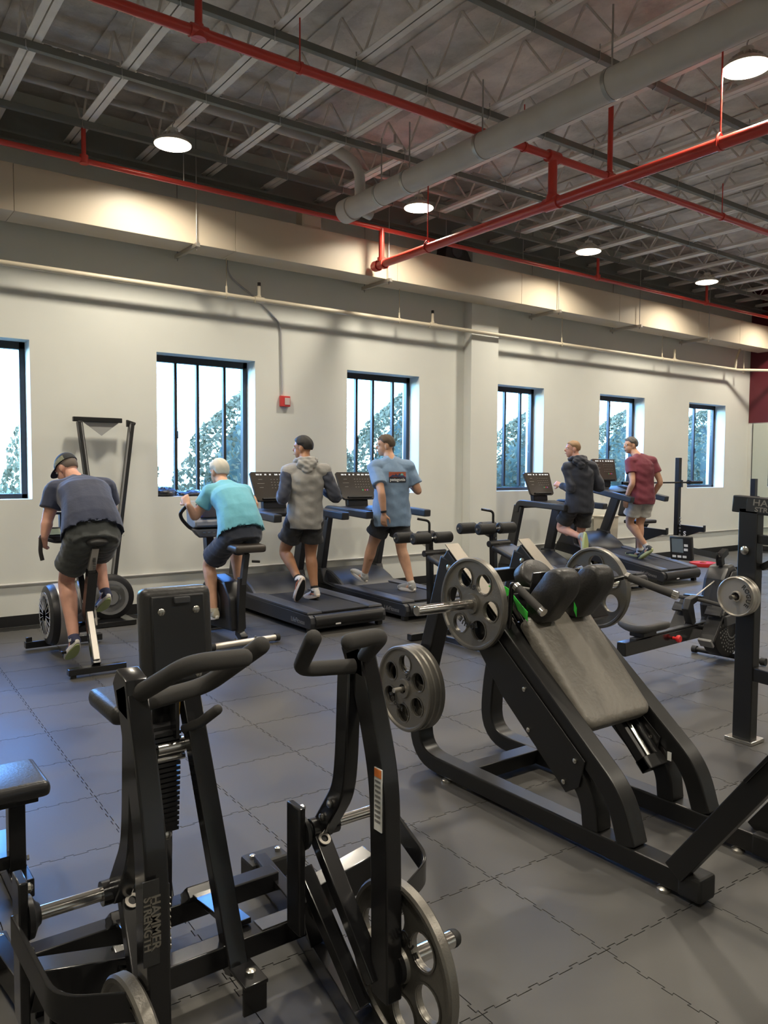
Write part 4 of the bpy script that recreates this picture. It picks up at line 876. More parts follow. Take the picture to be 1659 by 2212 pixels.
# ================================================================== decline benches with foam rollers
def decline(lb, x, y, z):
    t = begin(thing('decline_bench', lb, 'bench', (x, y-.5, 0), group='decline benches behind the hack squat machine'))
    B().sweep([(x, y-.02, .05), (x, y+.02, z-.02)], .05, .06).done('roller_post', M_black, t, bev=.004)
    B().tube(rnd([(x, y+.02, z-.02), (x, y+.02, z+.16), (x-.10, y+.08, z+.18)], .035, 4), .012, 10).done('hook_handle', M_black, t)
    B().cyl((x-.25, y-.02, z), (x+.25, y-.02, z), .011, n=10).cyl((x-.25, y+.24, z-.01), (x+.25, y+.24, z-.01), .011, n=10).bar((x, y-.02, z-.10), (x, y+.24, z-.02), .03, .03).done('roller_axles', M_steel, t)
    for yy, zz in ((y-.02, z), (y+.24, z-.01)):
        for s in (-1, 1):
            r = B().lathe([(.02, 0), (.042, 0), (.054, .01), (.054, .19), (.042, .2), (.02, .2)], (x+s*.035, yy, zz), (s, 0, 0), 22).done('foam_roller', mat('roller_foam', (.016, .016, .016), .55, bump=.3, bscale=90, bdist=.002), t)
            B().lathe([(.03, -.004), (.03, .002), (.02, .004)], (x+s*.035, yy, zz), (s, 0, 0), 16).done('roller_washer', M_zinc, r)
    R = Euler((radians(17), 0, 0)).to_matrix(); c = V((x, y-.60, z-.32))
    padbox(c, (.27, 1.05, .055), R, .024, 'bench_pad', M_vinyl, t)
    B().bar((x, y+.0, z-.14), (x, y-1.15, z-.52), .06, .06).done('spine', M_black, t, bev=.004)
    B().cyl((x-.13, y-.06, z-.14), (x+.13, y-.06, z-.14), .03, n=14).done('end_roll', M_vinyl, t)
    B().sweep([(x, y-1.05, z-.50), (x, y-1.15, .05)], .05, .06).done('leg', M_black, t, bev=.004)
    for yy in (y, y-1.15): B().box((x, yy, .035), (.5, .07, .06)).done('foot_bar', M_black, t, bev=.005)
    B().bar((x, y, .04), (x, y-1.15, .04), .05, .05).done('base_tube', M_black, t, bev=.004)
    begin(None); return t
decline('left decline bench with black foam rollers behind the hack squat plates', 4.72, 5.72, .965)
decline('right decline bench with black foam rollers in front of the pilaster', 5.21, 5.36, 1.06)

# ================================================================== rowing machine
rw = thing('rowing_machine', 'black air rowing machine with monitor and red knob behind the hack squat machine', 'rowing machine', (5.6, 3.55, 0), rz=4.5); begin(None)
# local axes: x toward the flywheel
B().tube([(.70, -.30, .035), (.70, .30, .035)], .022, 12).done('front_foot', M_blackm, rw)
for y in (-.30, .30): B().cyl((.70, y-.02, .035), (.70, y+.02, .035), .032, n=12).done('foot_wheel', M_rubber, rw)
cg = B().lathe([(.06, -.075), (.22, -.085), (.255, -.06), (.26, 0), (.255, .06), (.22, .085), (.06, .075)], (.62, .02, .30), (0, 1, 0), 36).done('fan_cage', M_blackm, rw)
b = B()
for r in (.09, .12, .15, .18, .21):
    for k in range(28): a = 2*pi*k/28+r*9; b.box((.62+r*cos(a), -.068, .30+r*sin(a)), (.012, .004, .012))
b.done('cage_perforation', mat('perforation_grey', (.2, .2, .2), .5), cg, smooth=0, kind='stuff')
B().prism([(x, -.085, z) for x, z in ((.40, .32), (.36, .50), (.42, .72), (.50, .82), (.60, .84), (.68, .78), (.74, .6), (.76, .40), (.66, .36))], (0, .19, 0)).done('tower', M_blackm, rw, bev=.035)
B().prism([(x, -.10, z) for x, z in ((.44, .50), (.46, .70), (.53, .78), (.60, .78), (.64, .70), (.60, .50))], (0, .012, 0)).done('tower_panel', M_dkgrey, rw, bev=.006)
B().sweep(rnd([(.52, .0, .83), (.50, .0, .90), (.60, 0, .94)], .03, 4), .05, .05, side=(0, 1, 0)).sweep([(.50, .02, .90), (.16, .10, .97)], .04, .05, side=(0, 1, 0)).done('monitor_arm', M_black, rw)
mn = B().box((.13, .14, .985), (.045, .19, .20), rot=(0, -8, 0)).done('monitor', M_blackm, rw, bev=.012)
B().box((.106, .165, 1.005), (.004, .10, .115), rot=(0, -8, 0)).done('screen', mat('lcd_grey', (.16, .20, .22), .25), mn, smooth=0)
for k in range(3):
    B().box((.104, .09, 1.045-.035*k), (.004, .032, .02), rot=(0, -8, 0)).done('button', M_white, mn, smooth=0)
    B().box((.114, .195-.045*k, .915), (.004, .032, .018), rot=(0, -8, 0)).done('button', M_white, mn, smooth=0)
B().sweep([(.42, 0, .32), (-.95, 0, .33)], .075, .10, side=(0, 1, 0)).done('rail', M_black, rw, bev=.006)
B().box((-.25, 0, .385), (1.1, .05, .012)).done('rail_track', M_dkgrey, rw, bev=.002)
st = B(); o = [(.17*cos(a)*(1-.12*cos(2*a)), .19*sin(a)) for a in [k*pi/14 for k in range(28)]]
st.loft([[V((-.66+x*k, y*k, h+.03*(abs(y)/.19)**2)) for x, y in o] for h, k in ((.43, .86), (.445, .98), (.475, 1), (.487, .95), (.488, .8))]).done('seat', mat('seat_grey', (.07, .068, .065), .6), rw, smooth=50)
B().box((-.66, 0, .41), (.18, .12, .035)).done('seat_carriage', M_blackm, rw, bev=.006)
B().lathe([(.012, 0), (.012, .03), (.026, .035), (.03, .05), (.024, .062)], (-.30, -.04, .33), (0, -1, 0), 18).done('red_knob', mat('red_plastic', (.7, .03, .03), .35), rw)
for s in (-1, 1):
    y = s*.14
    fp = B().prism([(.02, y-.06, .28), (.02, y+.06, .28), (.24, y+.06, .55), (.24, y-.06, .55)], (.018, 0, -.014)).done('foot_plate', M_blackm, rw, bev=.005)
    B().prism([(.005, y-.055, .30), (.005, y+.055, .30), (.06, y+.055, .24), (.06, y-.055, .24)], (-.018, 0, -.016)).done('heel_cup', M_grey, fp, bev=.006)
    B().prism([(.125, y-.064, .46), (.125, y+.064, .46), (.175, y+.064, .52), (.175, y-.064, .52)], (-.02, 0, .016)).done('strap', M_dkgrey, fp, bev=.004)
B().cyl((.12, -.18, .36), (.12, .18, .36), .02, n=12).bar((.06, 0, .31), (.40, 0, .40), .05, .05).done('foot_frame', M_black, rw)
B().prism([(x, -.03, z) for x, z in ((.02, .38), (-.06, .52), (-.02, .60), (.10, .62), (.10, .57), (.03, .55), (.08, .40))], (0, .06, 0)).done('handle_hook', M_blackm, rw, bev=.008)
B().tube(rnd([(.13, .30, .60), (.10, .12, .585), (.10, -.06, .585), (.13, -.26, .55)], .05, 4), .016, 12).done('pull_handle', M_grip, rw)
B().tube([(.14, .02, .60), (.44, .0, .71)], .005, 6).done('pull_chain', M_alu, rw)
B().box((.14, .03, .602), (.05, .16, .018)).done('handle_bracket', M_black, rw, bev=.004)
B().sweep(rnd([(.40, -.11, .38), (.72, -.11, .40), (.86, -.06, .43)], .1, 4), .03, .085, side=(0, 1, 0)).done('side_fairing', M_dkgrey, rw, bev=.008)
B().prism([(x, -.125, z) for x, z in ((.74, .42), (.82, .46), (.88, .38), (.80, .05), (.70, .05), (.76, .25))], (0, .03, 0)).done('front_leg', M_blackm, rw, bev=.01)

# ================================================================== racks at the back
def rack(lb, x0, x1, y, h, bar_z, bar_x0, bar_x1, arms=True):
    t = begin(thing('squat_rack', lb, 'rack', ((x0+x1)/2, y, 0)))
    for x in (x0, x1):
        B().box((x, y, h/2), (.075, .075, h)).done('upright', M_satin, t, bev=.003)
        B().box((x, y+.25, .03), (.075, .8, .06)).done('base_foot', M_satin, t, bev=.003)
        B().box((x-.01, y-.06, bar_z-.02), (.05, .05, .12)).done('bar_hook', M_satin, t, bev=.003)
        if arms:
            B().prism([(x-.02, y-.04, .72), (x-.02, y-.50, .70), (x-.02, y-.50, .62), (x-.02, y-.42, .62), (x-.02, y-.04, .48)], (.04, 0, 0)).done('spotter_arm', M_satin, t, bev=.003)
            B().box((x, y-.50, .68), (.05, .02, .10)).done('arm_stop', M_satin, t, bev=.003)
    B().box(((x0+x1)/2, y+.6, .03), (x1-x0, .06, .05)).done('cross_foot', M_satin, t, bev=.003)
    begin(None)
    b_ = begin(thing('barbell', 'dark barbell resting on '+lb.split(' with')[0], 'barbell', ((bar_x0+bar_x1)/2, y-.07, bar_z), group='barbells on racks'))
    B().cyl((bar_x0, y-.07, bar_z), (bar_x1, y-.07, bar_z), .0145, n=10).done('shaft', M_satin, b_)
    for a, c in ((bar_x0, bar_x0+.36), (bar_x1, bar_x1-.36)):
        B().cyl((a, y-.07, bar_z), (c, y-.07, bar_z), .025, n=14).cyl((c, y-.07, bar_z), (c+(.03 if c > a else -.03), y-.07, bar_z), .042, n=14).done('sleeve', M_satin, b_)
    begin(None); return t
r1 = rack('the black rack right of the inclined treadmill with spotter arms', 10.60, 11.62, 7.62, 1.83, 1.42, 10.05, 12.2)
r1['label'] = 'black squat rack with spotter arms right of the inclined treadmill'
text('S', .11, M_white, r1, (.51-.0225, -.16, .57), (0, -1, 0), (0, 0, 1), .001, bold=.003)
r2_k = rack('the far rack at the right edge by the mirror', 11.5, 12.6, 6.25, 1.50, 1.20, 10.85, 13.05, arms=False)
r2_k['label'] = 'black rack at the right edge in front of the mirror'
t = begin(thing('red_bumper_plate', 'red bumper plate lying on the floor beside the rack behind the rowing monitor', 'weight plate', (12.15, 7.45, 0)))
B().lathe([(.025, .06), (.05, .065), (.055, .05), (.17, .05), (.19, .065), (.22, .06), (.225, .03), (.22, .002), (.025, .002)], (12.15, 7.45, 0), n=36).done('disc', mat('red_rubber', (.55, .03, .03), .4), t)
B().lathe([(.024, .0), (.024, .07), (.05, .07), (.05, .06)], (12.15, 7.45, 0), n=20).done('hub', M_steel, t)
t = begin(thing('chain', 'steel chain hanging from the rack upright', 'chain', (11.62, 7.55, .45)))
b = B()
for k in range(14):
    z = .83-.055*k; b.lathe([(.012, -.004), (.018, -.004), (.018, .004), (.012, .004)], (11.575, 7.53+.005*(k % 2), max(.03, z)), (1, .2, 0) if k % 2 else (0, 1, 0), 8)
b.done('links', M_galv, t, kind='stuff')
# adjustable bench and pale bin between the right hand treadmills and the wall
t = begin(thing('adjustable_bench', 'black adjustable bench partly hidden behind the inclined treadmill', 'bench', (11.05, 7.95, 0)))
B().cyl((11.05, 7.95, .03), (11.05, 7.95, .55), .03, n=14).done('chrome_post', M_steel, t)
B().prism([(10.80, 7.93, .72), (11.30, 7.93, .72), (11.10, 7.93, .52), (11.0, 7.93, .52)], (0, .06, 0)).done('v_bracket', M_satin, t, bev=.004)
padbox((11.05, 7.93, .77), (.5, .3, .06), None, .024, 'seat', M_vinyl, t)
padbox((10.82, 7.97, 1.22), (.07, .28, .75), Euler((0, radians(18), 0)).to_matrix(), .026, 'back_pad', M_vinyl, t)
B().box((11.05, 7.95, .02), (.6, .3, .04)).done('base', M_satin, t, bev=.004)
t = begin(thing('waste_bin', 'cream waste bin against the wall between the two right treadmills', 'bin', (10.75, 8.38, 0)))
B().prism([(10.58, 8.28, 0.), (10.90, 8.28, 0.), (10.94, 8.27, .84), (10.54, 8.27, .84)], (0, .22, 0)).done('bin_body', mat('cream_plastic', (.66, .60, .48), .5), t, bev=.02)
B().box((10.74, 8.385, .845), (.44, .25, .03)).done('bin_rim', MATS['cream_plastic'], t, bev=.01)
begin(None)
# crumpled dark jackets on the sill of the second window
M_cloth = mat('black_nylon', (.014, .014, .018), .35, bump=.8, bscale=30, bdist=.01)
rj = random.Random(5)
for x0, wx, hh, lb in ((3.21, .13, .10, 'crumpled black jacket at the left end of the second window sill'), (3.51, .15, .06, 'flat black garment beside the jacket on the second window sill')):
    b = B(); rings = []
    for i in range(9):
        t_ = -pi/2+pi*i/8; t_ = max(-1.5, min(1.5, t_))
        rings.append([V((x0+wx*cos(t_)*cos(2*pi*k/18)*(1+.18*rj.uniform(-1, 1)), W+.11+.085*cos(t_)*sin(2*pi*k/18)*(1+.15*rj.uniform(-1, 1)), max(ZS+.003, ZS+hh*.42+hh*.6*sin(t_)*(1+.3*rj.uniform(-1, 1))))) for k in range(18)])
    tag(b.loft(rings).done('folded_jacket', M_cloth, None, smooth=50), lb, 'jacket')
# ================================================================== people
from mathutils.bvhtree import BVHTree
begin(None)
def fuse(b, vox, smooth_it=6, fac=.5):
    """one continuous surface out of overlapping closed shapes"""
    me = bpy.data.meshes.new('tmp'); bmesh.ops.recalc_face_normals(b.bm, faces=b.bm.faces); b.bm.to_mesh(me); b.bm.free()
    o = bpy.data.objects.new('tmp', me); COL.objects.link(o)
    m = o.modifiers.new('r', 'REMESH'); m.mode = 'VOXEL'; m.voxel_size = vox
    if smooth_it: s = o.modifiers.new('s', 'SMOOTH'); s.factor = fac; s.iterations = smooth_it
    dg = bpy.context.evaluated_depsgraph_get(); r = bpy.data.meshes.new_from_object(o.evaluated_get(dg))
    bpy.data.objects.remove(o); bpy.data.meshes.remove(me)
    r.polygons.foreach_set('use_smooth', [True]*len(r.polygons)); return r
def crumple(me, amp, f, seed, dirv=(0.3, 0.2, 1.)):
    d = V(dirv).normalized(); n = [v.normal.copy() for v in me.vertices]
    for v, nn in zip(me.vertices, n):
        p = v.co; a = sin(f*(p.x*1.3+p.z*.7)+seed)*sin(f*1.7*(p.z-p.y*.6)+seed*2.1) + .6*sin(f*2.3*(p.x*.5-p.z*1.1+p.y)+seed*1.7)
        v.co = p + nn*amp*a*.6
    return me
def interp(pts, n):
    """smooth curve through the points"""
    pts = [V(p) for p in pts]; out = []
    for i in range(len(pts)-1):
        p0 = pts[max(i-1, 0)]; p1 = pts[i]; p2 = pts[i+1]; p3 = pts[min(i+2, len(pts)-1)]
        for k in range(n):
            t = k/n; out.append(.5*((2*p1)+(-p0+p2)*t+(2*p0-5*p1+4*p2-p3)*t*t+(-p0+3*p1-3*p2+p3)*t*t*t))
    out.append(pts[-1]); return out
def ringsec(c, x, y, rx, ry, n=20, pw=2.3):
    out = []
    for k in range(n):
        a = 2*pi*k/n; ca, sa = cos(a), sin(a)
        out.append(c + x*rx*math.copysign(abs(ca)**(2/pw), ca) + y*ry*math.copysign(abs(sa)**(2/pw), sa))
    return out
def torso(b, J, g=0., top=True, bottom=-.10, upto=2.0, sc=1., belly=0., flare=0.):
    hx = (J['hipR']-J['hipL']).normalized(); sx = (J['shR']-J['shL']).normalized()
    pel = (J['hipL']+J['hipR'])/2; shm = (J['shL']+J['shR'])/2; nk = J['neck']
    spine = (shm-pel); L = spine.length; mid = pel.lerp(shm, .5)
    back = J.get('back', V((0, 0, 0)))
    st = [(bottom, .150, .112), (0., .165, .120), (.20, .158, .116), (.42, .148, .112), (.62, .160, .120), (.80, .172, .122), (.93, .165, .108), (1.03, .120, .085)]
    if top: st += [(1.10, .070, .062)]
    rings = []
    if upto > 1.5:                                     # shoulder yoke from neck to arms
        for q in 'LR': b.tube([shm.lerp(nk, .55), shm.lerp(nk, .25).lerp(J['sh'+q], .55), J['sh'+q]], [.066*sc+g, .066*sc+g, .064*sc+g], 14); b.ell(J['sh'+q], (.064*sc+g,)*3, n=12, m=8)
    for t, rx, ry in st:
        if t > upto: break
        tt = max(0, min(1, t)); c = pel+spine*t + back*(4*tt*(1-tt)) if t <= 1.03 else shm.lerp(nk, .75)
        x = hx.lerp(sx, tt).normalized(); ax = (spine.normalized()+ back*(4-8*tt)*.8).normalized() if t <= 1.03 else (nk-shm).normalized()
        y = ax.cross(x).normalized(); x = y.cross(ax).normalized()
        fl = flare*(1-tt) if t < .5 else 0
        bl = belly*math.exp(-((t-.3)/.25)**2)
        rings.append(ringsec(c+y*bl*.5, x, y, (rx+fl)*sc+g, (ry+fl*.8+bl*.5)*sc+g))
    b.loft(rings)
def limb(b, pts, rs, n=14, dome=True):
    P = interp(pts, 4); R = []
    for i in range(len(rs)-1):
        for k in range(4): t = k/4; t = t*t*(3-2*t)*.5+t*.5; R.append(rs[i]*(1-t)+rs[i+1]*t)
    R.append(rs[-1]); b.tube(P, R, n)
    if dome: b.ell(P[0], (R[0],)*3, n=12, m=8); b.ell(P[-1], (R[-1],)*3, n=12, m=8)
def hand(b, w, d, nrm, side, curl=1.0, sc=1.):
    """w wrist, d direction of the palm, nrm palm normal (toward which fingers curl), side +1/-1 for the thumb side"""
    d = V(d).normalized(); nrm = V(nrm); nrm = (nrm-d*nrm.dot(d)).normalized(); s = d.cross(nrm)*side
    b.loft([ringsec(w+d*t*sc, s, nrm, a*sc, c*sc, 12) for t, a, c in ((-.005, .026, .02), (.02, .034, .019), (.055, .042, .017), (.088, .041, .014), (.097, .036, .010))])
    for i, (o, ln) in enumerate(((.031, .072), (.011, .080), (-.010, .075), (-.030, .058))):
        p = w+d*.088*sc+s*o*sc; pts = [p-d*.01*sc]; a = 0
        for seg, (fr, bend) in enumerate(((.45, .55), (.32, .85), (.23, .7))):
            a += bend*curl; p = p+(d*cos(a)+nrm*sin(a))*ln*fr*sc; pts.append(p)
        b.tube(pts, [.0105*sc, .0098*sc, .0088*sc, .0068*sc], 8); b.ell(pts[-1], (.0068*sc,)*3, n=8, m=6)
    p = w+d*.03*sc+s*.030*sc; pts = [p]
    for fr, vec in ((.042, s*.75+d*.6+nrm*.35), (.032, d*.85+s*.1+nrm*.55*curl), (.024, d*.8-s*.25*curl+nrm*.7*curl)): p = p+vec.normalized()*fr*sc; pts.append(p)
    b.tube(pts, [.0145*sc, .0125*sc, .0105*sc, .0082*sc], 8); b.ell(pts[-1], (.0082*sc,)*3, n=8, m=6)
def headframe(f, u):
    f = V(f).normalized(); u = V(u); u = (u-f*u.dot(f)).normalized(); s = f.cross(u); return s, f, u     # right, forward, up
def head(b, c, fr, neck, sc=1.):
    s, f, u = fr; M3 = Matrix((s, f, u)).transposed(); E_ = lambda o, r: b.ell(c+(s*o[0]+f*o[1]+u*o[2])*sc, [q*sc for q in r], M3, 18, 12)
    E_((0, -.006, .028), (.077, .096, .094)); E_((0, .028, -.035), (.062, .068, .078)); E_((0, .052, -.085), (.036, .036, .028))
    E_((0, .100, -.012), (.013, .020, .022)); E_((0, .085, .012), (.012, .016, .024)); E_((0, .078, .030), (.055, .018, .014)); E_((0, .085, -.058), (.024, .014, .012))
    for q in (-1, 1): E_((q*.078, -.008, -.008), (.010, .022, .034)); E_((q*.072, .000, -.03), (.008, .012, .016))
    b.tube([neck-(c-neck)*.25, neck.lerp(c-u*.05*sc-f*.012*sc, .6), c-u*.03*sc-f*.015*sc], [.068*sc, .058*sc, .056*sc], 16)
def hair(c, fr, m, parent, T, sc=1., th=.013, bald=0., low=-.55, name='hair'):
    s, f, u = fr; R = (.077, .096, .094); o = c+(f*-.006+u*.028)*sc; rings = []
    def ss(a, b_, x): t = max(0, min(1, (x-a)/(b_-a))); return t*t*(3-2*t)
    for i in range(29):
        t = -pi/2+pi*i/28; t = max(-1.52, min(1.52, t)); ring = []
        for k in range(44):
            a = 2*pi*k/44; dx, dy, dz = cos(t)*cos(a), cos(t)*sin(a), sin(t)
            line = low+(.0-low)*ss(-.55, .15, dy)+.50*ss(.15, .75, dy)            # hair line height by direction
            h = ss(line-.06, line+.10, dz)
            if bald: h *= 1-bald*ss(.45, .8, dz)*ss(-.75, -.2, dy)
            if abs(dx) > .8 and -.35 < dy < .25 and dz < .12: h *= .3
            h2 = h*(1+.12*sin(9*a+5*t)); rr = (.90+.10*ss(0, .3, h))+(th/.085)*h2
            ring.append(o+(s*dx*R[0]+f*dy*R[1]+u*dz*R[2])*rr*sc)
        rings.append(ring)
    me = B().loft(rings).mesh(name, 0, 60); me.transform(T); me.materials.append(m); return link(name, me, parent)
M_shoe_foam = mat('shoe_foam', (.70, .68, .62), .6)
def shoe(A, d, upv, m_up, m_sole, parent, T, sc=1., accent=None, tread=None, label=None):
    """A ankle joint, d toe direction, upv up from the sole"""
    d = V(d).normalized(); u = V(upv); u = (u-d*u.dot(d)).normalized(); s = d.cross(u); L = .285*sc
    heel = A-d*.062*sc-u*.088*sc
    secs = [(0, .026, .048, .052), (.05, .034, .055, .075), (.22, .037, .056, .098), (.36, .037, .048, .078), (.55, .042, .036, .055), (.75, .049, .03, .046), (.90, .044, .024, .036), (.98, .026, .018, .026), (1.0, .012, .014, .018)]
    rings = []
    for t, hw, hc, h in secs:
        ring = []
        for k in range(16):
            a = 2*pi*k/16; ca, sa = cos(a), sin(a)
            ring.append(heel+d*t*L+s*(hw*sc*math.copysign(abs(ca)**.8, ca)+.006*sc*sin(t*3))+u*(.024*sc+(h*sc if sa > 0 else .004*sc)*(max(0, sa)**.75 if sa > 0 else sa)))
        rings.append(ring)
    me = B().loft(rings).mesh('shoe', 0, 60); me.transform(T); me.materials.append(m_up); o = link('shoe', me, parent)
    out = []
    for k in range(28):
        a = 2*pi*k/28; y = .5-.53*cos(a); w = (.036+.016*max(0, sin((y-.1)*2.6)))*sc*math.copysign(abs(sin(a))**.7, sin(a)); out.append((w+.006*sc*sin(y*3), y*L))
    b = B(); b.loft([[heel+s*x*k+d*(y*k+(1-k)*L*.5)+u*(h*sc+.010*sc*max(0, (y/L-.75))*4+.004*max(0, .1-y/L)*10) for x, y in out] for h, k in ((-.002, .94), (.006, 1.), (.022, 1.02), (.032, .96))])
    me = b.mesh('sole', 0, 50); me.transform(T); me.materials.append(m_sole); so = link('sole', me, o)
    if tread is not None:
        b = B(); b.loft([[heel+s*x*.86*k+d*(y*.9*k+(1-.9*k)*L*.5)+u*(h*sc+.010*sc*max(0, (y/L-.75))*4) for x, y in out] for h, k in ((-.007, .97), (-.001, 1.))])
        me = b.mesh('tread', 0, 50); me.transform(T); me.materials.append(tread); link('tread', me, so)
    if accent is not None:
        b = B()
        for q in (-1, 1): b.loft([[heel+d*t*L+s*q*(hw+.003)*sc+u*z*sc, heel+d*(t+.05)*L+s*q*(hw+.003)*sc+u*z*sc, heel+d*(t+.05)*L+s*q*(hw-.004)*sc+u*(z+.002)*sc, heel+d*t*L+s*q*(hw-.004)*sc+u*(z+.002)*sc] for t, hw, z in ((.10, .036, .035), (.28, .038, .060), (.5, .040, .040))])
        me = b.mesh('side_stripe', 0, 50); me.transform(T); me.materials.append(accent); link('side_stripe', me, o)
    # collar and heel pull
    b = B(); top = A+u*.012*sc; b.lathe([(.040*sc, -.03*sc), (.043*sc, 0), (.038*sc, .006*sc), (.033*sc, 0), (.033*sc, -.03*sc)], top-d*.004*sc, u, 18, caps=False)
    me = b.mesh('collar', 0, 60); me.transform(T); me.materials.append(m_up); link('collar', me, o)
    return o
def decal(name, surf, c, xd, yd, pts_w, m, parent, T, lift=.003, grid=(10, 7), me=None):
    """flat print laid on the cloth: every vertex is dropped onto the surface"""
    bv = BVHTree.FromPolygons([v.co.copy() for v in surf.vertices], [tuple(p.vertices) for p in surf.polygons])
    xd = V(xd).normalized(); yd = V(yd); yd = (yd-xd*yd.dot(xd)).normalized(); n = xd.cross(yd)
    if me is None:
        w, h = pts_w; vs, fs = [], []; gx, gy = grid
        for j in range(gy):
            for i in range(gx): vs.append((w*(i/(gx-1)-.5), h*(j/(gy-1)-.5), 0))
        for j in range(gy-1):
            for i in range(gx-1): a = j*gx+i; fs.append((a, a+1, a+gx+1, a+gx))
        me = bpy.data.meshes.new(name); me.from_pydata(vs, [], fs)
    for v in me.vertices:
        p = c+xd*v.co.x+yd*v.co.y+n*.25; hit = bv.ray_cast(p, -n)
        if hit[0] is None: v.co = c+xd*v.co.x+yd*v.co.y
        else: v.co = hit[0]+n*lift
    me.transform(T); me.materials.append(m); return link(name, me, parent)

SK = dict(fair=mat('skin_fair', (.60, .34, .22), .5, noise=.08, nscale=12, spec=.35), tan=mat('skin_tan', (.42, .21, .115), .5, noise=.08, nscale=12, spec=.35), pink=mat('skin_pink', (.62, .33, .24), .5, noise=.08, nscale=12, spec=.35))
M_eye = mat('eye_white', (.8, .8, .78), .3); M_lip = mat('lip', (.40, .16, .13), .5)
def cloth(name, c, c2=None): return mat(name, c, .85, noise=0 if c2 else .10, col2=c2, nscale=9, bump=.5, bscale=26, bdist=.006, sheen=.2)
def person(lb, J, skin, clothes, head_f, head_u=(0, 0, 1), sc=1., hairs=None, hands=None, thick=1.):
    J = {k: V(v) for k, v in J.items()}; begin(None)
    base = V((J['pel'].x, J['pel'].y, min(J['anL'].z, J['anR'].z)-.1)); T = Matrix.Translation(-base)
    fr = headframe(head_f, head_u); k = thick
    b = B(); torso(b, J, -.012, sc=k)
    for q in 'LR':
        sh, el, wr = J['sh'+q], J['el'+q], J['wr'+q]; hp, kn, an = J['hip'+q], J['kn'+q], J['an'+q]
        limb(b, [sh, sh.lerp(el, .5), el, el.lerp(wr, .3), el.lerp(wr, .7), wr], [.060*k, .050*k, .040*k, .043*k, .034*k, .026*k])
        limb(b, [hp, hp.lerp(kn, .5), kn, kn.lerp(an, .3), kn.lerp(an, .7), an], [.094*k, .080*k, .058*k, .061*k, .045*k, .036*k])
        # calf bulge behind the shin, heel and foot stub inside the shoe
        bk = (hp-kn).normalized()+(an-kn).normalized(); bk = bk.normalized() if bk.length > .15 else V((0, -1, 0)); cm = kn.lerp(an, .30)+bk*.016; b.ell(cm, (.045*k, .050*k, .085), None, 12, 8)
        fd, fu = J['fd'+q].normalized(), J['fu'+q].normalized(); limb(b, [an, an-fu*.04+fd*.03, an-fu*.055+fd*.12], [.034, .036, .028])
        hd = (hands or {}).get(q)
        if hd: hand(b, wr, hd[0], hd[1], hd[2], hd[3])
    head(b, J['head'], fr, J['neck'], sc)
    me = fuse(b, .0068, 5); me.name = 'person'; me.transform(T); me.materials.append(skin)
    P = link('person', me); P.location = base; tag(P, lb, 'person')
    s, f, u = fr
    for q in (-1, 1):
        e = B().ell(J['head']+(s*q*.030+f*.083+u*.012)*sc, (.011, .011, .009), None, 10, 8).mesh('eye'); e.transform(T); e.materials.append(M_eye); link('eye', e, P)
    e = B().ell(J['head']+(f*.094-u*.058)*sc, (.022, .022, .004), None, 10, 6).mesh('mouth'); e.transform(T); e.materials.append(M_lip); link('mouth', e, P)
    if hairs: hair(J['head'], fr, hairs[0], P, T, sc, **hairs[1])
    for fn in clothes: fn(P, J, T, fr, k)
    return P, T, fr
def shirt(m, sleeve=.55, hem=-.16, g=.016, sl_m=None, long=False, seed=1., flare=.012, belly=0., name='tshirt', amp=.006):
    def fn(P, J, T, fr, k):
        b = B(); torso(b, J, g, sc=k, bottom=hem, belly=belly, flare=flare)
        sl = []
        for q in 'LR':
            sh, el, wr = J['sh'+q], J['el'+q], J['wr'+q]; c = (J['shL']+J['shR'])/2
            tgt = b if sl_m is None else B()
            if sl_m is not None: sl.append(tgt)
            if long: tgt.tube(interp([sh.lerp(c, .30), sh, sh.lerp(el, .5), el, el.lerp(wr, .45), el.lerp(wr, .93)], 3), [v*k for r0, r1 in zip((.070, .078, .068, .062, .054, .042), (.078, .068, .062, .054, .042, .042)) for v in (r0, r0*.66+r1*.34, r0*.33+r1*.67)][:16], 16); tgt.ell(el, (.060*k,)*3, n=12, m=8)
            else: tgt.tube(interp([sh.lerp(c, .35), sh, sh.lerp(el, sleeve*.55), sh.lerp(el, sleeve)], 3), [(.068+.012*math.sin(min(1, i/6)*pi/2))*k for i in range(10)], 16)
        me = fuse(b, .0085, 4); crumple(me, amp, 21, seed); me.name = name; surf = me.copy(); me.transform(T); me.materials.append(m); o = link(name, me, P); J['_shirt'] = surf; J['_shirt_o'] = o
        for t in sl:
            me = fuse(t, .0085, 4); crumple(me, .007, 34, seed+2); me.name = 'sleeve'; me.transform(T); me.materials.append(sl_m); link('sleeve', me, o)
    return fn
def shorts(m, ln=.62, g=.022, seed=3., top=.20, loose=1.0, name='shorts'):
    def fn(P, J, T, fr, k):
        b = B(); torso(b, J, g*.45, top=False, sc=k, upto=top, bottom=-.16)
        for q in 'LR':
            hp, kn = J['hip'+q], J['kn'+q]; e = hp.lerp(kn, ln); b.tube(interp([hp+(hp-kn).normalized()*.03, hp.lerp(kn, ln*.5), e], 4), [(.108+.004*loose*math.sin(i))*k+g*.3*loose*(i/8) for i in range(9)], 20); b.ell(hp, (.112*k,)*3, n=14, m=8)
        me = fuse(b, .0085, 3); crumple(me, .006, 27, seed); me.name = name; me.transform(T); me.materials.append(m); link(name, me, P)
    return fn
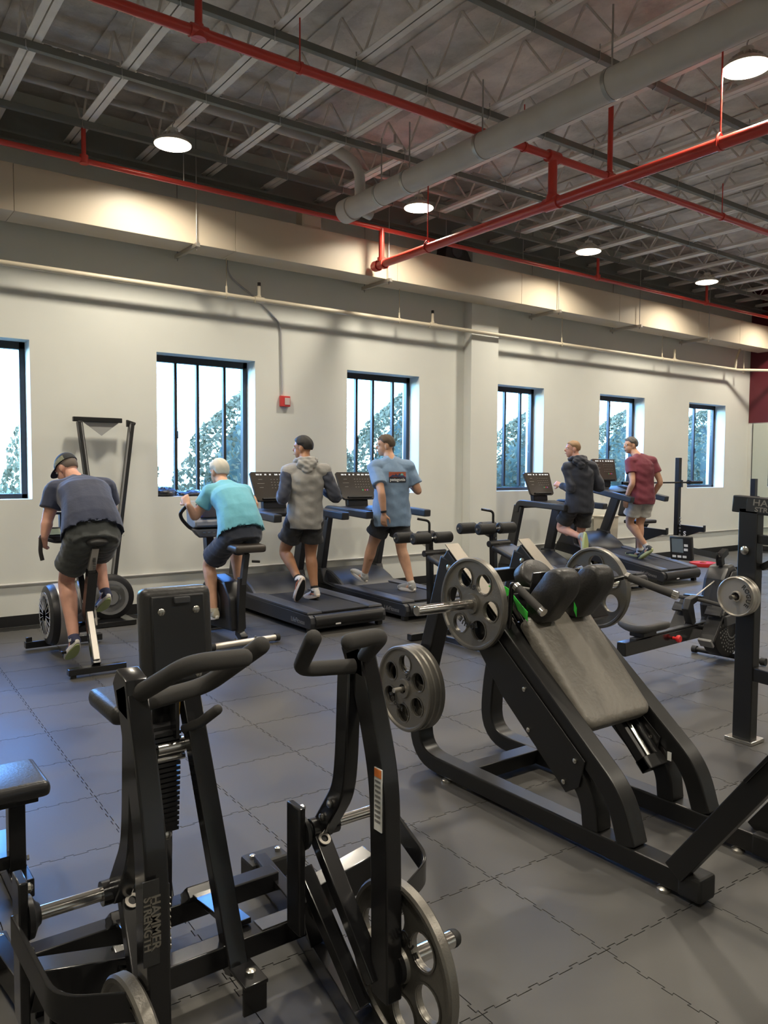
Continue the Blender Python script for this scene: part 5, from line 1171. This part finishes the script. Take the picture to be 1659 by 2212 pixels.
def shoes(m_up, m_sole, accent=None, tread=None, sc=1., sock=None):
    def fn(P, J, T, fr, k):
        for q in 'LR':
            o = shoe(J['an'+q], J['fd'+q], J['fu'+q], m_up, m_sole, P, T, sc, accent, tread)
            if sock is not None:
                d = (J['kn'+q]-J['an'+q]).normalized(); a = J['an'+q]; me = B().tube([a-d*.03, a+d*.02, a+d*.055], [.042, .041, .0405], 16).mesh('sock'); me.transform(T); me.materials.append(sock); link('sock', me, P)
    return fn
def hood(m, seed=0.):
    def fn(P, J, T, fr, k):
        s, f, u = fr; sx = (J['shR']-J['shL']).normalized(); fw_ = V((0, 0, 1)).cross(sx).normalized(); nk = J['neck']; b = B()
        up_ = V((0, 0, 1)); c = nk+up_*.005
        b.tube([c+sx*.105*cos(a)+fw_*.090*sin(a)+up_*(.022*(-sin(a))) for a in [2*pi*i/24 for i in range(25)]], .032, 10)
        b.ell(c-fw_*.105-up_*.035, (.115, .048, .062), Matrix((sx, fw_, up_)).transposed(), 16, 10)
        b.ell(c-fw_*.135-up_*.085, (.060, .034, .060), Matrix((sx, fw_, up_)).transposed(), 14, 10)
        me = fuse(b, .008, 5); crumple(me, .008, 45, seed); me.name = 'hood'; me.transform(T); me.materials.append(m); link('hood', me, P)
    return fn
UPV = V((0, 0, 1))

# 1. cap, navy shirt, leaning on the air bike
J1 = dict(head=(1.735, 6.985, 1.60), neck=(1.775, 6.83, 1.51), shL=(1.585, 6.76, 1.42), shR=(1.975, 6.72, 1.44), elL=(1.515, 6.74, 1.19), wrL=(1.482, 6.70, 1.055), elR=(2.06, 6.80, 1.22), wrR=(2.005, 6.75, 1.06),
    pel=(1.75, 6.30, 1.10), hipL=(1.665, 6.31, 1.07), hipR=(1.845, 6.31, 1.07), knL=(1.635, 6.66, .70), anL=(1.635, 6.47, .25), knR=(1.905, 6.78, .86), anR=(1.915, 6.57, .585), back=(0, -.05, .05),
    fdL=(-.10, .75, -.62), fuL=(0, .62, .75), fdR=(-.08, .80, -.55), fuR=(0, .55, .80))
navy = cloth('navy_jersey', (.030, .038, .075)); charcoal = cloth('charcoal_shorts', (.045, .050, .050))
P1, T1, F1 = person('man in a dark cap and navy shirt hunched over the air bike', J1, SK['pink'], [shirt(navy, .62, .08, g=.022, seed=1.2, belly=.03, amp=.004, flare=.034), shorts(charcoal, .66, seed=2., top=.32), shoes(mat('navy_knit', (.03, .035, .08), .8), M_shoe_foam, tread=mat('lime_tread', (.45, .52, .22), .7), sock=mat('white_sock', (.7, .7, .7), .9))],
    (-.55, .75, -.62), (-.2, .5, .8), 1.02, (mat('grey_stubble', (.16, .13, .11), .8), dict(th=.004)), dict(L=((-.03, .35, -.55), (.75, .5, .1), -1, .95), R=((.0, .35, -.55), (-.75, .5, .1), 1, .95)), 1.12)
def cap(P, J, T, fr, m, m2):
    s, f, u = fr; J = {k: V(v) for k, v in J.items()}; c = J['head']+(f*-.006+u*.030)*1.02; rings = []
    for i in range(15):
        t = .02+1.5*i/14; ring = []
        for k in range(36):
            a = 2*pi*k/36; ring.append(c+(s*cos(a)*cos(t)*.090+f*sin(a)*cos(t)*.108+u*(sin(t)*.108+.006-.02*sin(a)*(1-i/14)*.6)))
        rings.append(ring)
    me = B().loft(rings).mesh('cap', 0, 60); me.transform(T); me.materials.append(m); o = link('cap', me, P)
    b = B(); R1, R2 = [], []
    for k in range(17):
        a = pi*(.12+.76*k/16); R1.append(c+s*cos(a)*.088+f*sin(a)*.104+u*.004); R2.append(c+s*cos(a)*.095+f*(sin(a)*.105+.075*sin(a)**1.5)-u*.012)
    vs = R1+R2[::-1]; b.prism(vs, u*.004); me = b.mesh('cap_brim', 0, 50); me.transform(T); me.materials.append(m); link('cap_brim', me, o)
    b = B()
    for k0 in (0,):
        rg_ = []
        for i in range(7):
            t = .03+.42*i/6; rg_.append([c+(s*cos(a)*cos(t)*.0925+f*sin(a)*cos(t)*.1105+u*(sin(t)*.1105+.006-.012*sin(a))) for a in [pi*(.86+.34*k/10) for k in range(11)]])
        vs_ = [p for r in rg_ for p in r]; fs_ = [(j*11+i, j*11+i+1, (j+1)*11+i+1, (j+1)*11+i) for j in range(6) for i in range(10)]
        me = bpy.data.meshes.new('mesh_panel'); me.from_pydata(vs_, [], fs_); me.transform(T); me.materials.append(m2); link('mesh_panel', me, o)
cap(P1, J1, T1, F1, mat('cap_black', (.018, .02, .024), .8), mat('cap_olive', (.22, .23, .16), .8, noise=.3, nscale=60))

# 2. turquoise shirt on the upright bike
J2 = dict(head=(3.125, 6.98, 1.575), neck=(3.11, 6.86, 1.475), shL=(2.955, 6.80, 1.385), shR=(3.265, 6.74, 1.385), elL=(2.85, 6.90, 1.165), wrL=(2.765, 6.86, 1.275), elR=(3.42, 6.88, 1.17), wrR=(3.455, 6.86, 1.27),
    pel=(3.11, 6.45, 1.04), hipL=(3.03, 6.48, 1.01), hipR=(3.195, 6.46, 1.01), knL=(2.985, 6.90, .72), anL=(2.965, 6.76, .295), knR=(3.29, 6.98, .86), anR=(3.285, 6.91, .52), back=(0, -.05, .05),
    fdL=(-.05, .98, -.12), fuL=(0, .12, .98), fdR=(0, .97, -.2), fuR=(0, .2, .97))
turq = cloth('turquoise_jersey', (.15, .46, .58)); navy2 = cloth('navy_shorts', (.024, .030, .048))
white_hair = mat('white_hair', (.62, .58, .50), .8, bump=.6, bscale=160, bdist=.003)
person('white-haired man in a turquoise shirt riding the upright bike', J2, SK['fair'], [shirt(turq, .55, .07, g=.022, seed=4.1, belly=.02, amp=.004, flare=.034), shorts(navy2, .78, seed=5., top=.30), shoes(mat('beige_knit', (.42, .38, .28), .8), M_shoe_foam, tread=M_rubber)],
    (-.18, .9, -.18), (0, .2, 1), .98, (white_hair, dict(th=.018, low=-.55)), dict(L=((-.05, .30, .35), (.5, .5, -.2), 1, .95), R=((.05, .30, .35), (-.5, .5, -.2), -1, .95)), 1.0)

# 3. grey hoodie running on the first treadmill
J3 = dict(head=(4.235, 7.30, 1.835), neck=(4.225, 7.22, 1.69), shL=(4.045, 7.27, 1.575), shR=(4.385, 7.12, 1.585), elL=(3.925, 7.18, 1.30), wrL=(4.02, 7.40, 1.36), elR=(4.47, 7.00, 1.315), wrR=(4.47, 7.24, 1.37),
    pel=(4.20, 7.20, 1.10), hipL=(4.12, 7.24, 1.07), hipR=(4.285, 7.17, 1.07), knL=(4.09, 7.44, .72), anL=(4.085, 7.13, .445), knR=(4.315, 7.27, .69), anR=(4.30, 7.16, .315),
    fdL=(-.05, .42, -.9), fuL=(0, .9, .42), fdR=(0, .97, -.22), fuR=(0, .22, .97))
grey_m = cloth('heather_grey', (.26, .25, .235), (.34, .33, .31)); navy3 = cloth('navy_sleeve', (.03, .035, .055)); blk = cloth('black_shorts', (.016, .016, .018))
dark_hair = mat('dark_hair', (.02, .018, .017), .7, bump=.6, bscale=200, bdist=.003)
person('man in a grey hoodie with navy sleeves jogging on a treadmill', J3, SK['tan'], [shirt(grey_m, .5, -.18, g=.024, sl_m=navy3, long=True, seed=6.3, flare=.006, name='hoodie', amp=.008), hood(grey_m, 1.), shorts(blk, .62, seed=7., loose=1.6, top=.24), shoes(mat('white_knit', (.66, .62, .58), .8), mat('peach_foam', (.72, .60, .50), .6), accent=mat('orange_stripe', (.8, .25, .14), .6), tread=M_rubber, sock=mat('black_sock', (.02, .02, .02), .9))],
    (-.62, .78, -.05), (0, 0, 1), 1.0, (dark_hair, dict(th=.016, low=-.5)), dict(L=((.25, .6, .15), (.5, -.1, -.5), 1, .9), R=((-.1, .6, .2), (-.6, -.1, -.4), -1, .9)), 1.04)

# 4. light blue shirt walking on the second treadmill
J4 = dict(head=(5.335, 7.30, 1.885), neck=(5.345, 7.22, 1.735), shL=(5.175, 7.27, 1.625), shR=(5.505, 7.10, 1.625), elL=(5.105, 7.06, 1.36), wrL=(5.135, 7.05, 1.12), elR=(5.60, 7.02, 1.37), wrR=(5.66, 7.24, 1.43),
    pel=(5.345, 7.18, 1.12), hipL=(5.26, 7.22, 1.09), hipR=(5.425, 7.14, 1.09), knL=(5.245, 7.42, .73), anL=(5.255, 7.60, .365), knR=(5.47, 7.16, .70), anR=(5.51, 7.02, .30),
    fdL=(-.12, .86, .34), fuL=(0, -.36, .93), fdR=(-.05, .99, 0), fuR=(0, 0, 1))
sky_m = cloth('pale_blue_jersey', (.20, .30, .44)); dgrey = cloth('dark_grey_shorts', (.030, .030, .033))
brown_hair = mat('brown_hair', (.12, .085, .06), .75, bump=.6, bscale=180, bdist=.003)
P4, T4, F4 = person('man in a light blue printed shirt walking on a treadmill', J4, SK['fair'], [shirt(sky_m, .72, -.24, g=.028, seed=8.2, flare=.02, belly=.05), shorts(dgrey, .62, seed=9., loose=1.5), shoes(mat('grey_knit', (.34, .34, .33), .8), mat('white_foam', (.74, .70, .66), .6), tread=None, sock=mat('white_sock', (.7, .7, .7), .9))],
    (-.85, .48, -.10), (0, 0, 1), 1.0, (brown_hair, dict(th=.013, low=-.5)), dict(L=((.02, .06, -1), (.6, .3, 0), 1, .45), R=((.05, .6, .25), (-.6, .1, -.4), -1, .6)), 1.08)
Jv = {k: V(v) for k, v in J4.items()}
so_ = [o for o in P4.children if o.name.startswith('tshirt')][0]; sf = so_.data.copy(); sf.transform(T4.inverted())
sxv = (Jv['shR']-Jv['shL']).normalized(); upb = V((0, 0, 1)); cpr = (Jv['shL']+Jv['shR'])/2+sxv*.045-upb*.10
nrm_ = sxv.cross(upb).normalized()
def printmat():
    m = mat('chest_print', (.5, .1, .05), .8); n = m.node_tree.nodes; l = m.node_tree.links; return m
for nm, (w_, h_), dz, cc in (('print_sky', (.20, .062), .029, (.42, .10, .07)), ('print_band', (.20, .058), -.031, (.02, .022, .035))):
    decal(nm, sf, cpr+upb*dz, sxv, upb, (w_, h_), mat(nm, cc, .8), so_, T4, .004)
def poly_decal(name, pts, m, lift=.0065):
    me = bpy.data.meshes.new(name); me.from_pydata([(x, y, 0) for x, y in pts], [], [tuple(range(len(pts)))])
    bm = bmesh.new(); bm.from_mesh(me); bmesh.ops.triangulate(bm, faces=bm.faces[:]); bmesh.ops.subdivide_edges(bm, edges=bm.edges[:], cuts=2); bm.to_mesh(me); bm.free()
    return decal(name, sf, cpr, sxv, upb, None, m, so_, T4, lift, me=me)
poly_decal('print_ridge', [(-.1, 0), (-.08, .012), (-.055, .030), (-.04, .020), (-.02, .038), (0, .020), (.02, .044), (.045, .020), (.06, .032), (.085, .012), (.1, 0)], mat('print_ridge', (.05, .06, .13), .8))
poly_decal('print_peak', [(.03, .022), (.045, .046), (.062, .040), (.07, .022)], mat('print_peak', (.18, .45, .42), .8), .008)
poly_decal('print_stripe', [(-.1, .044), (.1, .044), (.1, .052), (-.1, .052)], mat('print_stripe', (.55, .22, .08), .8), .0065)
tm_ = text_mesh('patagonia', .047, 0, .0012); tm_.transform(Matrix.Translation((0, -.027, 0)))
decal('print_lettering', sf, cpr, sxv, upb, None, mat('print_white', (.72, .74, .76), .8), so_, T4, .007, me=tm_)
wb = B().lathe([(.031, -.012), (.035, -.012), (.035, .012), (.031, .012)], Jv['wrL']+(Jv['elL']-Jv['wrL']).normalized()*.02, (Jv['elL']-Jv['wrL']), 18).mesh('watch'); wb.transform(T4); wb.materials.append(M_blackm); link('watch', wb, P4)

# 5. navy hoodie running on the third treadmill
J5 = dict(head=(8.52, 7.24, 1.905), neck=(8.53, 7.16, 1.765), shL=(8.40, 7.22, 1.645), shR=(8.70, 7.05, 1.655), elL=(8.36, 7.12, 1.36), wrL=(8.42, 7.36, 1.40), elR=(8.78, 6.95, 1.375), wrR=(8.74, 7.18, 1.40),
    pel=(8.545, 7.12, 1.16), hipL=(8.46, 7.17, 1.13), hipR=(8.63, 7.08, 1.13), knL=(8.50, 7.42, .80), anL=(8.46, 7.02, .70), knR=(8.70, 7.22, .74), anR=(8.66, 7.05, .315),
    fdL=(-.02, -.05, -1), fuL=(0, 1, -.05), fdR=(0, .97, -.22), fuR=(0, .22, .97))
navy5 = cloth('navy_fleece', (.020, .023, .035))
light_hair = mat('sandy_hair', (.32, .20, .11), .75, bump=.6, bscale=180, bdist=.003)
person('man in a navy hoodie running with one heel kicked up', J5, SK['pink'], [shirt(navy5, .5, -.20, g=.026, long=True, seed=10.4, name='hoodie', amp=.008), hood(navy5, 3.), shorts(blk, .72, seed=11., loose=1.4, top=.24), shoes(mat('grey_mesh', (.36, .40, .42), .8), mat('lime_foam', (.50, .55, .28), .6), tread=mat('lime_tread', (.45, .52, .22), .7))],
    (-.80, .58, -.02), (0, 0, 1), 1.0, (light_hair, dict(th=.008, low=-.5, bald=.75)), dict(L=((.0, .6, .2), (.6, -.1, -.4), 1, .9), R=((-.1, .6, .2), (-.6, -.1, -.4), -1, .9)), 1.0)

# 6. maroon shirt walking uphill on the fourth treadmill
J6 = dict(head=(9.84, 7.26, 1.985), neck=(9.86, 7.17, 1.85), shL=(9.72, 7.17, 1.735), shR=(10.03, 7.02, 1.74), elL=(9.66, 7.08, 1.44), wrL=(9.68, 7.20, 1.205), elR=(10.10, 6.92, 1.45), wrR=(10.14, 7.05, 1.26),
    pel=(9.87, 7.08, 1.235), hipL=(9.79, 7.11, 1.205), hipR=(9.955, 7.03, 1.205), knL=(9.86, 7.26, .83), anL=(9.93, 7.00, .475), knR=(10.0, 7.18, .83), anR=(9.97, 7.16, .402),
    fdL=(-.1, .72, -.55), fuL=(0, .6, .78), fdR=(-.05, .99, .05), fuR=(0, -.06, .99))
maroon = cloth('maroon_jersey', (.17, .028, .045)); lgrey = cloth('light_grey_shorts', (.40, .385, .355))
salt_hair = mat('salt_pepper_hair', (.14, .13, .12), .75, noise=.4, nscale=40, bump=.6, bscale=180, bdist=.003)
person('grey-haired man in a maroon shirt and pale shorts walking uphill on a treadmill', J6, SK['fair'], [shirt(maroon, .55, -.17, seed=12.5, g=.02), shorts(lgrey, .66, seed=13., loose=1.4), shoes(mat('black_mesh', (.035, .04, .045), .7), mat('lime_foam', (.50, .55, .28), .6), tread=mat('lime_tread', (.45, .52, .22), .7), sock=mat('white_sock', (.7, .7, .7), .9))],
    (-.90, .42, -.06), (0, 0, 1), 1.0, (salt_hair, dict(th=.012, low=-.5)), dict(L=((.0, .08, -1), (.6, .3, 0), 1, .5), R=((.0, .3, -.8), (-.6, .1, 0), -1, .6)), 1.02)
